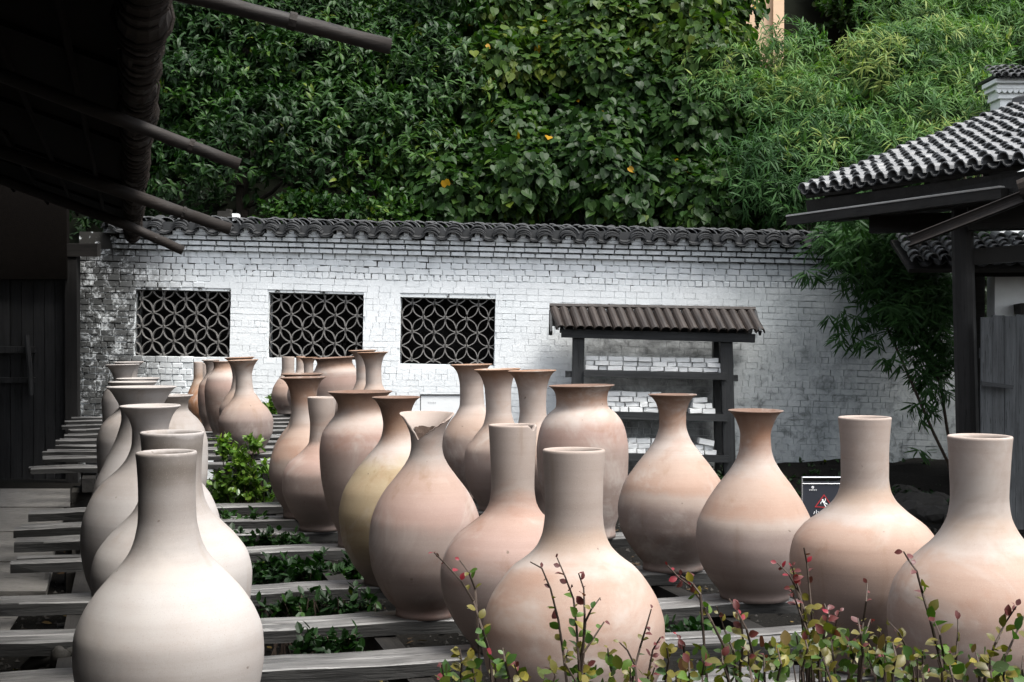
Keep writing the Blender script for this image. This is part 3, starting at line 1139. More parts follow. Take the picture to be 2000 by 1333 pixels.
def beam(name, a, b, w, h, m, parent, org, jit=0.004):
    d = b - a
    rot = d.to_track_quat('X', 'Z').to_matrix()
    qv = MB().box((0, 0, 0), (d.length, w, h), jit=jit)
    return link(name, qv.mesh(name, m), parent, (a + b) / 2 - org, rot.to_euler())


beam('eave_board', ga - Vector((0, 0, .05)), gb - Vector((0, 0, .05)), 0.10, 0.10, M['darkwood'], pav_, po)
beam('eave_highlight', ga + Vector((-0.03, -.02, .012)), gb + Vector((-0.03, -.02, .012)), 0.06, 0.018, M['litedge'], pav_, po)
fa, fb = E1 + Vector((0.06, 0.02, -0.03)), E1 + ed * 4.0 + Vector((0.06, 0.02, -0.03))
fd = (gb - ga).normalized()
fc, fe = ga + fd * 0.28 + Vector((0.05, 0, -0.04)), ga + fd * ((gb - ga).length + .4) + Vector((0.05, 0, -0.04))
off = Vector((0.05, 0.02, 0))
MB().add([p - po for p in (fc, fe, fb, fa, fc + off, fe + off, fb + off, fa + off)],
         [(0, 1, 2, 3), (7, 6, 5, 4), (0, 4, 5, 1), (1, 5, 6, 2), (2, 6, 7, 3), (3, 7, 4, 0)]).build('fascia', M['darkwood'], pav_)
ia, ib = E1 + Vector((0.95, .45, -.22)), E1 + ed * 4.2 + Vector((0.95, .45, -.22))
MB().add([p - po for p in (fc, fe, ib, ia, fc + Vector((0, 0, .04)), fe + Vector((0, 0, .04)), ib + Vector((0, 0, .04)), ia + Vector((0, 0, .04)))],
         [(3, 2, 1, 0), (4, 5, 6, 7), (0, 1, 5, 4), (1, 2, 6, 5), (2, 3, 7, 6), (3, 0, 4, 7)]).build('soffit', M['darkwood'], pav_)
beam('tie_beam', P(1890, 418, 14.7), P(2300, 395, 14.3), 0.12, 0.34, M['darkwood'], pav_, po)
beam('eave_beam', E1 + Vector((.42, .1, -.18)), E1 + ed * LEN + Vector((.42, .1, -.18)), 0.14, 0.18, M['darkwood'], pav_, po)
# half-bamboo gutter
g0, g1 = P(1772, 470, 13.9), P(1985, 386, 13.2)
gl = (g1 - g0).length + 1.2
v, f = shell(0.075, gl, R(188), R(352), 0.014, 8, 0.085)
dirg = (g1 - g0).normalized()
qg = dirg.to_track_quat('Y', 'Z').to_matrix() @ Euler((0, R(52), 0)).to_matrix()
MB().add([qg @ Vector(p) for p in v], f)  .build('gutter', M['polewood'], pav_, loc=g0 + dirg * (gl / 2) - po)
# rolled bundle holding the gutter
c0 = P(1992, 372, 13.1)
MB().tube([c0 - po, c0 + Vector((0.5, -0.25, 0.18)) - po], [0.10, 0.13], 12, wob=.05).build('bamboo_bundle', M['bark'], pav_)
# post, beams
pt, pb = P(1879, 440, 15.0), P(1890, 860, 15.0)
pb2 = pb + (pb - pt).normalized() * ((pb.z) / (pt.z - pb.z) * (pb - pt).length)
MB().tube([Vector((pb2.x, 15, 0)) - po, pb - po, pt - po, pt + Vector((0, 0, .25)) - po], [.125, .12, .115, .11], 12, wob=.03).build('post', M['darkwoodz'], pav_)
MB().box((0, 0, 0), (0.42, 0.42, 0.14)).build('post_base', M['stone'], pav_, loc=Vector((pb2.x, 15, 0.07)) - po)
beam('tie_beam', P(1880, 502, 15.0) + Vector((.1, 0, 0)), P(2330, 470, 14.6), 0.14, 0.17, M['darkwood'], pav_, po)
beam('tie_beam', P(1560 + 140, 438, 16.0), P(2300, 425, 14.6), 0.13, 0.2, M['darkwood'], pav_, po)
MB().tube([P(2290, 420, 14.2) - po, Vector((P(2290, 420, 14.2).x, 14.2, 0)) - po], .12, 10).build('post', M['darkwoodz'], pav_)

# low gatehouse behind the pavilion: white wall, dark doorway, small tiled roof
GD = 18.0
gh = thing('gatehouse', 'low white gatehouse with dark doorway and small tiled roof behind the pavilion post', 'gatehouse', (P(1990, 640, GD).x, GD, 0))
go = gh.location
xl, xr = P(1943, 600, GD).x - go.x, 3.0
MB().box(((xl + xr) / 2, 0.15, 1.5), (xr - xl, 0.3, 3.0), jit=.004).build('wall', M['white'], gh)
MB().box((xl - 0.14, 0.4, 1.4), (0.27, 0.08, 2.8)).build('doorway', M['darkwood'], gh)
MB().box((xl - 0.33, 0.12, 1.45), (0.12, 0.2, 2.9), jit=.006).build('door_post', M['darkwoodz'], gh)
MB().box((0.3, -0.02, 2.96), (3.0, 0.2, 0.14), jit=.006).build('lintel', M['darkwood'], gh)
MB().box((0.2, -0.1, P(1900, 532, GD).z), (1.7, 0.16, 0.12), jit=.006).build('lintel', M['darkwood'], gh)
p = P(1990, 605, GD)
MB().box((p.x - go.x + .06, -0.12, p.z), (0.26, 0.3, 0.13), jit=.012).build('bracket', M['stone'], gh)
gx0 = P(1788, 500, GD - .7).x - go.x
for c in range(16):
    for r in range(6):
        pz = P(1790, 507, GD - .7).z
        loc = (gx0 + c * 0.17, -0.75 + r * 0.13, pz + r * 0.062 + random.uniform(-.012, .012))
        link('tile', tile_c, gh, loc, (R(12) + random.uniform(-.06, .06), random.uniform(-.1, .1), random.uniform(-.1, .1)), .92)
        if r < 2:
            link('tile', tile_p, gh, (loc[0] + .085, loc[1], loc[2] + .03), (R(25), random.uniform(-.1, .1), 0), .92)
MB().box((gx0 + 1.3, -0.35, P(1790, 507, GD - .7).z + .06), (2.8, 0.95, 0.05), Euler((R(25), 0, 0)).to_matrix()).build('roof_deck', M['darkwood'], gh)

# leaning gate of grey boards
gt = thing('board_gate', 'weathered grey board gate panel standing behind the rightmost vase', 'gate', (P(1960, 640, 14.6).x, 14.6, 0))
gto = gt.location
px = [1915, 1937, 1961, 1983, 2004, 2026, 2048]
for i in range(6):
    x0, x1 = P(px[i] + 0.8, 640, 14.6).x - gto.x, P(px[i + 1], 640, 14.6).x - gto.x
    zt = P(0, 618 - i * 1.0, 14.6).z + random.uniform(-.01, .012)
    MB().box(((x0 + x1) / 2, random.uniform(-.008, .008), zt / 2 + .03), (x1 - x0, 0.04, zt - .06), jit=.003).build('plank', M['gatewood'], gt)
p0, p1 = P(1916, 748, 14.5), P(1978, 757, 14.5)
beam('bar', p0, p1, .05, .04, M['rackwood'], gt, gto)
beam('batten', P(1914, 690, 14.7), P(2050, 690, 14.7), .05, .1, M['rackwood'], gt, gto)

def lathe(prof, n=40):
    vs, fs = [], []
    for r, z in prof:
        for k in range(n):
            an = 2 * math.pi * k / n
            vs.append((math.cos(an) * r, math.sin(an) * r, z))
    for i in range(len(prof) - 1):
        for k in range(n):
            k2 = (k + 1) % n
            fs.append((i * n + k, i * n + k2, (i + 1) * n + k2, (i + 1) * n + k))
    return vs, fs


# white wall end with scalloped cornice and tile cap
TD = 20.4
tx0 = P(1953, 200, TD).x
tw = thing('white_wall', 'white wall end with scalloped cornice and tile cap rising above the pavilion roof', 'wall', (tx0 + 1.2, TD, 0))
two = tw.location
z_ = lambda y: P(2000, y, TD).z
kx = TD / FOC


def layer(name, px0, y0, y1, proud, m=None):
    x0 = P(px0, 200, TD).x - two.x
    MB().box(((x0 + 1.4) / 2, 0.2 - proud / 2, (z_(y0) + z_(y1)) / 2), (1.4 - x0, 0.42 + proud, z_(y0) - z_(y1)), jit=.003).build(name, m or M['white'], tw)


layer('wall', 1953, 194, 640, 0.0)
layer('cornice', 1947, 187, 194, 0.05)
layer('cornice', 1941, 170, 176, 0.12)
layer('cornice', 1936, 158, 166, 0.18)
layer('cornice', 1944, 166, 170, 0.09)
layer('cornice', 1948, 176, 187, 0.03)
for i in range(14):
    xc = P(1946 + i * 11, 200, TD).x - two.x
    q = [(xc + math.cos(math.pi * k / 8) * 5.6 * kx, -0.115, z_(176.2) - math.sin(math.pi * k / 8) * 8.0 * kx) for k in range(9)]
    q2 = [(a_, -0.06, c_) for a_, b_, c_ in q]
    MB().add(q + q2, [tuple(range(8, -1, -1)), tuple(range(9, 18))] + [(k, k + 1, k + 10, k + 9) for k in range(8)]).build('scallop', M['white'], tw)
for i in range(11):
    for r in range(4):
        xc = P(1937 + i * 15 - r * 0.0, 200, TD).x - two.x
        link('tile', tile_c, tw, (xc, -0.22 + r * 0.13, z_(155) + 0.02 + r * 0.055 + random.uniform(-.01, .01)), (R(11) + random.uniform(-.06, .06), random.uniform(-.12, .12), random.uniform(-.12, .12)), .62)
        if r < 2:
            link('tile', tile_p, tw, (xc + 7.5 * kx, -0.23 + r * 0.13, z_(155) + 0.03 + r * 0.055), (R(24), random.uniform(-.1, .1), 0), .6)
x0 = P(1934, 200, TD).x - two.x
MB().box(((x0 + 1.4) / 2, 0.16, z_(152)), (1.4 - x0, 0.78, 0.03), jit=.004).build('tile_bed', M['tile'], tw)
MB().box(((x0 + 1.4) / 2 + .1, 0.3, z_(138)), (1.3 - x0, 0.2, 0.14), jit=.01).build('ridge', M['tile'], tw)

# tan tower far up the slope
tt = thing('tan_building', 'tan rendered building corner showing above the broad-leaved trees', 'building', (P(1480, 20, 28).x, 28, 0))
tx = P(1480, 20, 28).x
x0, x1, x2 = P(1425, 20, 28).x - tx, P(1508, 20, 28).x - tx, P(1529, 20, 28).x - tx
MB().box(((x0 + x1) / 2, 0.8, 8.5), (x1 - x0, 1.6, 17), jit=.0).build('wall', M['tan'], tt)
MB().box(((x1 + x2) / 2 + .002, 0.68, 8.5), (x2 - x1, 1.6, 16.96)).build('corner_pier', M['tan'], tt)
MB().box(((x0 + x2) / 2, 0.7, 17.1), (x2 - x0 + .4, 2.2, 0.2)).build('roof', M['tile'], tt)
# ------------------------------------------------------------------ plank racks
NEAR_Z, FAR_Z = 0.75, 1.0
NEAR_V = [4.4, 5.2, 5.9, 6.7, 7.62, 8.95, 9.75, 10.44, 11.25]
FAR_V = [12.1, 12.95, 13.65, 14.3, 15.0, 15.8, 16.5, 17.2, 18.0, 18.7]


def rack(name, label, vs, z, u0, u1, rails):
    base = UV((u0 + u1) / 2, (vs[0] + vs[-1]) / 2, 0)
    rt = thing(name, label, 'rack', base)
    ang = math.atan2(0.2588, 0.9659)
    for v in vs:
        j0, j1 = random.uniform(-.03, .12), random.uniform(-.05, .16)
        for s in (-1, 1):
            L = (u1 + j1 + random.uniform(-.04, .04)) - (u0 + j0 + random.uniform(-.04, .04))
            n = 22
            w, th = (0.128, 0.062) if z < 0.9 else (0.105, 0.042)
            vsx, fs = [], []
            for i in range(n + 1):
                x = -L / 2 + L * i / n
                sag = 0.004 * math.sin(i * 1.3 + v) 
                for (dy, dz) in ((-w / 2, -th), (w / 2, -th), (w / 2, -.006), (w / 2 - .008, 0), (-w / 2 + .008, 0), (-w / 2, -.006)):
                    vsx.append((x, dy + random.uniform(-.005, .005), dz + sag + random.uniform(-.003, .003)))
            for i in range(n):
                for k in range(6):
                    k2 = (k + 1) % 6
                    fs.append((i * 6 + k, i * 6 + k2, i * 6 + 6 + k2, i * 6 + 6 + k))
            fs.append(tuple(range(5, -1, -1)))
            fs.append(tuple(n * 6 + k for k in range(6)))
            c = UV((u0 + u1) / 2 + (j0 + j1) / 2, v + s * (w / 2 + .007), z + random.uniform(-.006, .0))
            pm = MB().add(vsx, fs).mesh('plank', (M['plank'], M['plankshade']))
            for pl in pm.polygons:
                if pl.normal.z < 0.5:  # sides and underside get the painted-shade copy
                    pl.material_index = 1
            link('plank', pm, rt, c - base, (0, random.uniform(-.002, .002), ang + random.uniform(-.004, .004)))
    for u in rails:
        a, b = UV(u, vs[0] - .35, z - .125), UV(u, vs[-1] + .35, z - .125)
        beam('rail', a, b, 0.10, 0.11, M['darkwood'], rt, base)
        k = vs[0] - .1
        while k < vs[-1] + .2:
            q = UV(u, k, (z - .18) / 2)
            MB().box((0, 0, 0), (0.24, 0.22, z - .18), Euler((0, 0, ang)).to_matrix(), jit=.02).build('pier', M['stone'], rt, loc=q - base)
            k += 1.75
    return rt


rack('plank_rack', 'near rack of paired grey planks on stone piers under the front vases', NEAR_V, NEAR_Z, -0.75, 3.27, (-0.25, 1.15, 2.9))
rack('plank_rack', 'farther plank rack nearer the white wall behind the shrub gap', FAR_V, FAR_Z, -0.75, 3.1, (-0.3, 1.1, 2.6))

# ------------------------------------------------------------------ vases
CREAM, PALE = (0.60, 0.50, 0.44), (0.68, 0.585, 0.525)
PEACH, PINK = (0.60, 0.44, 0.36), (0.55, 0.39, 0.335)
MAUVE, OCHRE = (0.42, 0.33, 0.295), (0.50, 0.39, 0.24)
RUST, GREY, WHITE = (0.28, 0.18, 0.135), (0.47, 0.43, 0.40), (0.64, 0.60, 0.575)
ORANGE = (0.55, 0.28, 0.15)
LOOK = {
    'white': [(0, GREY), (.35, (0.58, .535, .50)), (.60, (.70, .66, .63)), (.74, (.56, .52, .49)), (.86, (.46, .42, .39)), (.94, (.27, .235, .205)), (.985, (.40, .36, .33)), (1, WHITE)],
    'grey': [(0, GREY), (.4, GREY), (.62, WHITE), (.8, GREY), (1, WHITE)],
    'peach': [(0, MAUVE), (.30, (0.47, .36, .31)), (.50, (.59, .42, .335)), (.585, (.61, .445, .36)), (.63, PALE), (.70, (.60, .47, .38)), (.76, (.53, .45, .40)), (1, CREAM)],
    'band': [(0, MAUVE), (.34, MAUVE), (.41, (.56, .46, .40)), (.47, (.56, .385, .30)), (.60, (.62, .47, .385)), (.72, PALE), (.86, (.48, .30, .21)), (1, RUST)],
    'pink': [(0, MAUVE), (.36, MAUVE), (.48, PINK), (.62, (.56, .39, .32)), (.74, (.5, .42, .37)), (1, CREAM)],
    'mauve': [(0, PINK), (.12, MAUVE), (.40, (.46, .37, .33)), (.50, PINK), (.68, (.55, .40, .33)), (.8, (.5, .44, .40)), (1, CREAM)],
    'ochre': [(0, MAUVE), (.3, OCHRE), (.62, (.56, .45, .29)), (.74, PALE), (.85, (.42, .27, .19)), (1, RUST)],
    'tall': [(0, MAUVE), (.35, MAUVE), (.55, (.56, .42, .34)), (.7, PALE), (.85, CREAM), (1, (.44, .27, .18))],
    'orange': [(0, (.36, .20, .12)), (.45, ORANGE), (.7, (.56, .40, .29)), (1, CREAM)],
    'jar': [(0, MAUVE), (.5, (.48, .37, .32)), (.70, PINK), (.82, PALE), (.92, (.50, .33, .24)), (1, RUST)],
}
VG = 'unglazed clay vases standing on the plank racks'
vases = []


def rackz(v):
    return NEAR_Z if v < 11.7 else FAR_Z


def smooth_prof(pts, n=64):
    ys = np.array([p[0] for p in pts], float)
    hs = np.array([p[1] for p in pts], float)
    # monotone cubic through the measured points
    dx = np.diff(ys)
    de = np.diff(hs) / dx
    m = np.zeros(len(ys))
    m[0], m[-1] = de[0], de[-1]
    for i in range(1, len(ys) - 1):
        if de[i - 1] * de[i] > 0:
            w1, w2 = 2 * dx[i] + dx[i - 1], dx[i] + 2 * dx[i - 1]
            m[i] = (w1 + w2) / (w1 / de[i - 1] + w2 / de[i])
    t = np.linspace(ys[0], ys[-1], n)
    # denser near the rim
    t = ys[0] + (ys[-1] - ys[0]) * (np.linspace(0, 1, n) ** 1.25)
    idx = np.clip(np.searchsorted(ys, t, side='right') - 1, 0, len(ys) - 2)
    h = dx[idx]
    s = (t - ys[idx]) / h
    out = ((1 + 2 * s) * (1 - s) ** 2) * hs[idx] + s * (1 - s) ** 2 * h * m[idx] + s * s * (3 - 2 * s) * hs[idx + 1] + s * s * (s - 1) * h * m[idx + 1]
    return t, out


def vase(label, cx, v, look, prof, tilt=0.0, cut=None, dirt=False, nseg=72, stain=0.0, lip=0.012):
    z0 = rackz(v)
    d = v / (0.9659 - 0.2588 * (cx - 1000) / FOC)
    foot = P(cx, 640, d)
    yb = 640 + (CZ - z0) / d * FOC
    prof = list(prof)
    ymax = max(prof, key=lambda p: p[1])[0]
    yl = prof[-1][0]
    prof = [(y if y <= ymax else ymax + (y - ymax) * (yb - ymax) / (yl - ymax), h) for y, h in prof]
    t, hw = smooth_prof(prof)
    r = hw * d / FOC
    z = (yb - t) * d / FOC
    H = z[0]
    # full section: foot -> outside -> lip -> inside
    sec = [(0.0, 0.006), (r[-1] * 0.8, 0.006), (r[-1] - 0.012, 0.0)]
    outer = [(r[i], z[i]) for i in range(len(r) - 1, -1, -1)]
    sec += outer
    rr = r[0]
    sec += [(rr - lip * 0.2, H + lip * 0.35), (rr - lip * 0.6, H + lip * 0.42), (rr - lip, H + lip * 0.1)]
    ins = [(max(r[i] - lip * 1.15, 0.02), z[i]) for i in range(1, len(r)) if z[i] > 0.25 * H]
    sec += ins
    sec.append((0.0, ins[-1][1] - 0.01))
    verts, faces = [], []
    rim0 = 3
    nt = len(sec)
    # clip heights for a broken rim
    def section_at(zq):
        zs = z[::-1]
        return float(np.interp(zq, zs, r[::-1]))
    for i, (sr, sz) in enumerate(sec):
        for k in range(nseg):
            an = 2 * math.pi * k / nseg
            ra, za = sr, sz
            if cut is not None:
                zc = cut(an, H)
                if za > zc:
                    ra0 = section_at(zc)
                    inside = i > nt - len(ins) - 3
                    ra = ra0 - (lip * 1.15 if inside else 0.0)
                    za = zc
            w = 1 + 0.006 * math.sin(an * 2 + cx) + 0.004 * math.sin(an + sz * 5 + cx * .3)
            verts.append((math.cos(an) * ra * w, math.sin(an) * ra * w, za))
    for i in range(nt - 1):
        for k in range(nseg):
            k2 = (k + 1) % nseg
            faces.append((i * nseg + k, i * nseg + k2, (i + 1) * nseg + k2, (i + 1) * nseg + k))
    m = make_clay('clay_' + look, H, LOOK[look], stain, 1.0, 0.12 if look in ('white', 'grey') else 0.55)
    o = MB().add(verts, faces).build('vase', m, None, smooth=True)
    o.location = (foot.x, d, z0)
    o.rotation_euler = (R(random.uniform(-.6, .6)), R(-tilt + random.uniform(-.35, .35)), 0)
    tag(o, label, 'vase', VG)
    vases.append(o)
    return o, H, d


# left row, front to back
vase('large pale bottle vase with stained neck, frontmost of the left row', 332, 4.4, 'white',
     [(885, 59), (900, 57.5), (960, 55), (1010, 56), (1045, 62), (1075, 73), (1100, 91), (1125, 114), (1160, 144), (1200, 168), (1240, 181), (1280, 183), (1333, 176), (1390, 155), (1440, 122), (1480, 96), (1500, 84), (1520, 84)], 0.3)
vase('pale bottle vase directly behind the frontmost one of the left row', 334, 5.2, 'white',
     [(846, 61), (862, 59), (930, 56), (965, 60), (995, 72), (1020, 95), (1050, 124), (1085, 146), (1120, 153), (1170, 148), (1230, 125), (1280, 92), (1310, 74), (1325, 70), (1340, 71)])
vase('trumpet-mouthed vase with big grey body, third from the front of the left row', 299, 5.9, 'grey',
     [(794, 59), (800, 52), (815, 42), (840, 35), (865, 36), (890, 44), (912, 60), (940, 92), (975, 117), (1020, 132), (1056, 135), (1110, 128), (1170, 102), (1230, 70), (1275, 52), (1295, 55)], 0.3)
vase('wide trumpet-mouthed pale vase, fourth in the left row, with the largest flaring rim', 277, 7.62, 'grey',
     [(757, 67), (762, 60), (775, 51), (795, 41), (815, 38), (850, 46), (880, 59), (910, 73), (945, 88), (985, 96), (1030, 92), (1080, 75), (1125, 54), (1150, 46), (1160, 48)], 0.6)
vase('square-shouldered jar showing a bright side behind the trumpet vases of the left row', 335, 9.75, 'white',
     [(773, 43), (777, 38), (788, 33), (798, 33), (808, 40), (820, 52), (840, 64), (870, 70), (920, 69), (970, 60), (1010, 45), (1030, 38), (1040, 39)], 0.5)
vase('short-necked grey jar with low flat rim halfway along the left row', 262, 8.95, 'grey',
     [(747, 47), (751, 43), (765, 33), (782, 26), (797, 27), (812, 45), (835, 63), (865, 70), (920, 68), (990, 54), (1040, 40), (1060, 42)], 0.8)
vase('grey jar whose flat rim just shows above the halfway jar of the left row', 273, 10.44, 'grey',
     [(740, 42), (744, 37), (756, 28), (772, 24), (788, 30), (805, 46), (835, 57), (875, 60), (930, 52), (980, 36), (1000, 34)], 0.5)
vase('small flared vase beneath the mouldy wall end, farthest but one in the left row', 243, 12.1, 'grey',
     [(713, 33), (717, 28), (727, 21), (740, 17), (750, 22), (765, 36), (785, 41), (820, 40), (860, 31), (895, 22), (908, 23)], 1.2)
vase('flared vase at the far end of the left row, only its rim clear', 254, 12.95, 'grey',
     [(708, 29), (712, 24), (722, 18), (738, 16), (750, 24), (768, 34), (800, 36), (850, 27), (880, 20), (890, 21)], 0.5)

# cluster on the far rack, left
vase('pale trumpet vase with round body and speckled belly above the green shrub', 482, 12.95, 'tall',
     [(704, 30), (708, 26), (718, 20), (735, 16), (758, 17), (774, 22), (788, 33), (802, 45), (823, 53.5), (848, 51), (868, 42), (880, 34), (884, 33), (889, 34)], 2.4)
vase('vase nearly hidden behind the pale trumpet vase, its rim edge peeping out', 474, 14.3, 'tall',
     [(699, 29), (703, 24), (715, 18), (735, 15), (758, 19), (776, 32), (800, 43), (830, 40), (855, 28), (866, 26)], 2.4)
vase('pinkish wide-mouthed jar left of the pale trumpet vase on the far rack', 437, 15.0, 'jar',
     [(707, 19), (710, 17.5), (717, 17), (726, 21), (740, 31), (765, 36), (800, 34), (835, 27), (856, 21), (860, 22)], 1.2)
vase('pink narrow vase between the orange bottle and the wide-mouthed jar', 413, 15.8, 'pink',
     [(704, 18), (707, 14), (716, 9.5), (728, 9), (738, 14), (752, 23), (772, 26), (805, 24), (830, 17), (840, 16)], 0.6)
vase('orange-brown bottle vase, leftmost of the far cluster beneath the first opening', 387, 17.2, 'orange',
     [(708, 9), (716, 9), (738, 9), (752, 13), (768, 20), (788, 25), (808, 22), (822, 16), (829, 15)], 0)
vase('thin-necked bottle squeezed behind the orange bottle of the far cluster', 399, 18.0, 'pink',
     [(711, 9), (735, 9), (750, 14), (768, 20), (790, 22), (808, 17), (818, 14)], 0)

# middle distance on the far rack
vase('small round bottle vase, leftmost by the wall beneath the middle opening', 562, 18.7, 'peach',
     [(698, 12.5), (720, 12), (733, 14), (745, 22), (758, 29), (773, 32), (790, 28), (803, 21), (809, 20)], 0)
vase('small pale bottle neck beside the far round bottle by the wall', 588, 18.0, 'tall',
     [(697, 9), (720, 9), (736, 14), (755, 24), (775, 27), (800, 20), (815, 17)], 0)
vase('small trumpet vase with dark flared rim in front of the far bottle necks', 605, 17.2, 'tall',
     [(699, 18), (703, 13), (711, 9.5), (728, 9), (742, 16), (760, 26), (780, 29), (806, 21), (826, 17)], 1.2)
vase('broad pinkish jar with wide tilted rim standing against the white wall', 660, 15.8, 'jar',
     [(699, 43), (703, 36), (708, 34), (716, 37), (728, 43), (755, 46), (795, 43), (825, 32), (838, 28)], 2.6)
vase('trumpet vase with tilted rim, rear one of the pair overlapping the third opening', 714, 15.0, 'tall',
     [(685, 28), (688, 23), (698, 16.5), (715, 14), (740, 14.5), (760, 22), (780, 36), (805, 44), (830, 36), (850, 25), (858, 26)], 2.0)
vase('pale trumpet vase with tilted rim, front one of the pair left of the third opening', 734, 13.65, 'tall',
     [(689, 31), (693, 25), (704, 19), (722, 15.5), (748, 16), (768, 25), (790, 41), (818, 49), (845, 42), (866, 29), (872, 30)], 2.2)

# middle row, front to back
vase('large peach bottle vase with lipped neck, frontmost of the middle row behind the red shrub', 1121, 4.4, 'peach',
     [(881, 61), (890, 60.5), (940, 57.5), (1000, 56.5), (1035, 60), (1065, 71), (1088, 92), (1108, 119), (1140, 145), (1180, 167), (1220, 177), (1260, 178), (1300, 172), (1345, 152), (1390, 118), (1430, 88), (1455, 76), (1475, 76)], 0)
vase('pink bottle vase with a chipped rim, second in the middle row', 1001, 5.9, 'pink',
     [(832, 47), (850, 46), (900, 43.5), (950, 42), (978, 45), (1000, 55), (1020, 78), (1045, 108), (1080, 131), (1120, 141), (1165, 137), (1210, 121), (1255, 97), (1280, 82), (1290, 80)], -0.4,
     cut=lambda an, H: H + 1 if abs(((an - R(-32) + math.pi) % (2 * math.pi)) - math.pi) > 0.24 else H - 0.022 + 0.02 * abs(((an - R(-32) + math.pi) % (2 * math.pi)) - math.pi) / 0.24)


def vcut(an, H):
    a = ((an + math.pi / 2 + math.pi) % (2 * math.pi)) - math.pi   # 0 = towards the viewer
    if a < -1.5 or a > 1.5:
        return H + 1
    q = (a + 1.5) / 0.95 if a < -0.55 else (1.5 - a) / 2.05      # deepest left of the middle, rising in a long ramp to the right
    q = max(0.0, min(1.0, q))
    return H + 0.002 - 0.125 * q ** 0.9 + 0.003 * math.sin(an * 23) * q * (1 - q) * 4


mo, mH, md = vase('mauve vase with its flared mouth broken open in a deep V', 829, 6.7, 'mauve',
     [(808, 54), (818, 47), (834, 38), (852, 32), (872, 30.5), (888, 33), (905, 41), (930, 59), (960, 82), (990, 98), (1020, 107), (1060, 110), (1100, 106), (1140, 93), (1168, 77), (1184, 63), (1192, 56), (1207, 57)], -0.5, cut=vcut, stain=.2)
# crust of dirt inside the broken mouth, resting in the neck
dv, df = [], []
zs_ = [(835, 36), (848, 31), (862, 28), (874, 26), (890, 20)]
yb_ = 640 + (CZ - NEAR_Z) / md * FOC
for i, (yy, rr_) in enumerate(zs_):
    for k in range(17):
        an = R(20) + R(140) * k / 16
        jj = random.uniform(.93, 1.0)
        dv.append((math.cos(an) * rr_ * md / FOC * jj * .81, math.sin(an) * rr_ * md / FOC * jj * .81, (yb_ - yy) * md / FOC + random.uniform(-.004, .004)))
for i in range(len(zs_) - 1):
    for k in range(16):
        df.append((i * 17 + k, i * 17 + k + 1, i * 17 + 18 + k, i * 17 + 17 + k))
dcr = MB().add(dv, df).build('dirt_crust', M['dirt'], mo)

vase('yellowish ochre vase with dark flared rim behind the broken vase', 777, 7.62, 'ochre',
     [(777, 48), (783, 40), (802, 30.5), (829, 26), (850, 29), (865, 36), (891, 58), (926, 86), (964, 107), (1005, 115), (1050, 110), (1090, 95), (1118, 78), (1132, 67), (1140, 68)], 0.3, stain=.3)
vase('broad-shouldered dusky jar with very wide flat rim, fifth of the middle row', 706, 8.95, 'jar',
     [(766, 63), (770, 57), (780, 48), (791, 43.5), (800, 44), (814, 52), (830, 65), (848, 75), (883, 80), (924, 78), (970, 70), (1015, 56), (1045, 45), (1065, 46)], 0.8)
vase('slender-necked pink bottle vase with dark belly band, leftmost front of the middle row', 629, 9.75, 'pink',
     [(777, 28), (800, 26), (830, 23), (862, 25), (883, 41), (905, 66), (928, 76), (955, 77.5), (985, 68), (1010, 53), (1024, 44), (1033, 45)], 0)
vase('trumpet vase with wide flaring rim behind the slender pink bottle', 598, 10.44, 'band',
     [(738, 45), (742, 38), (752, 31), (768, 26), (802, 24), (832, 29), (852, 43), (874, 58), (897, 67), (924, 70), (950, 65), (975, 54), (995, 44), (1008, 45)], 1.4)
vase('trumpet vase rearmost in the middle row, its flat rim just above the next', 594, 11.25, 'band',
     [(731, 41), (735, 34), (750, 25), (790, 21), (825, 27), (850, 44), (880, 60), (915, 64), (945, 56), (965, 44), (978, 43)], 1.0)

# right row, front to back
vase('large pale peach bottle vase partly cut off by the right edge', 1913, 4.4, 'peach',
     [(854, 61.5), (864, 60.5), (920, 57), (970, 55), (1005, 59), (1030, 69), (1055, 86), (1080, 112), (1110, 141), (1150, 164), (1200, 173), (1240, 172), (1290, 160), (1340, 132), (1380, 98), (1405, 84), (1420, 84)], 0)
vase('peach bottle vase with straight thick neck in front of the caution sign', 1690, 5.2, 'peach',
     [(817, 51.5), (825, 50.5), (880, 46.5), (930, 46), (955, 49), (975, 58), (1000, 83), (1028, 119), (1058, 139), (1092, 145), (1135, 141), (1185, 124), (1235, 96), (1275, 72), (1290, 68), (1305, 69)], 0)
vase('pear-shaped vase with dark rust rim and broad peach band right of the roofed stand', 1474, 6.7, 'band',
     [(803, 54), (807, 47), (820, 38.5), (850, 29.5), (875, 31), (895, 36), (915, 47), (950, 73), (990, 98), (1025, 112), (1058, 114.5), (1095, 109), (1135, 93), (1162, 76), (1170, 70), (1187, 67)], 0)
vase('pear-shaped vase with flared rim and slim neck before the brick shelves', 1315, 7.62, 'band',
     [(772, 47.5), (777, 40), (791, 31), (812, 26), (829, 26), (855, 33), (876, 46), (911, 73), (949, 97), (993, 107), (1030, 103), (1068, 86), (1098, 66), (1108, 58), (1122, 59)], 0.4)
vase('tall cream jar with wide rim and rounded shoulders, fifth in the right row', 1141, 8.95, 'jar',
     [(754, 65), (758, 58), (768, 52), (782, 50), (794, 51), (808, 66), (826, 79), (848, 86), (878, 90), (930, 88), (980, 78), (1020, 66), (1036, 61), (1053, 62)], 1.3)
vase('trumpet vase with tilted rim beside the tall cream jar', 1046, 9.75, 'tall',
     [(725, 48), (729, 42), (741, 34), (765, 28), (800, 26), (824, 29), (845, 44), (868, 62), (905, 73), (950, 66), (995, 50), (1025, 42), (1035, 43)], 1.6)
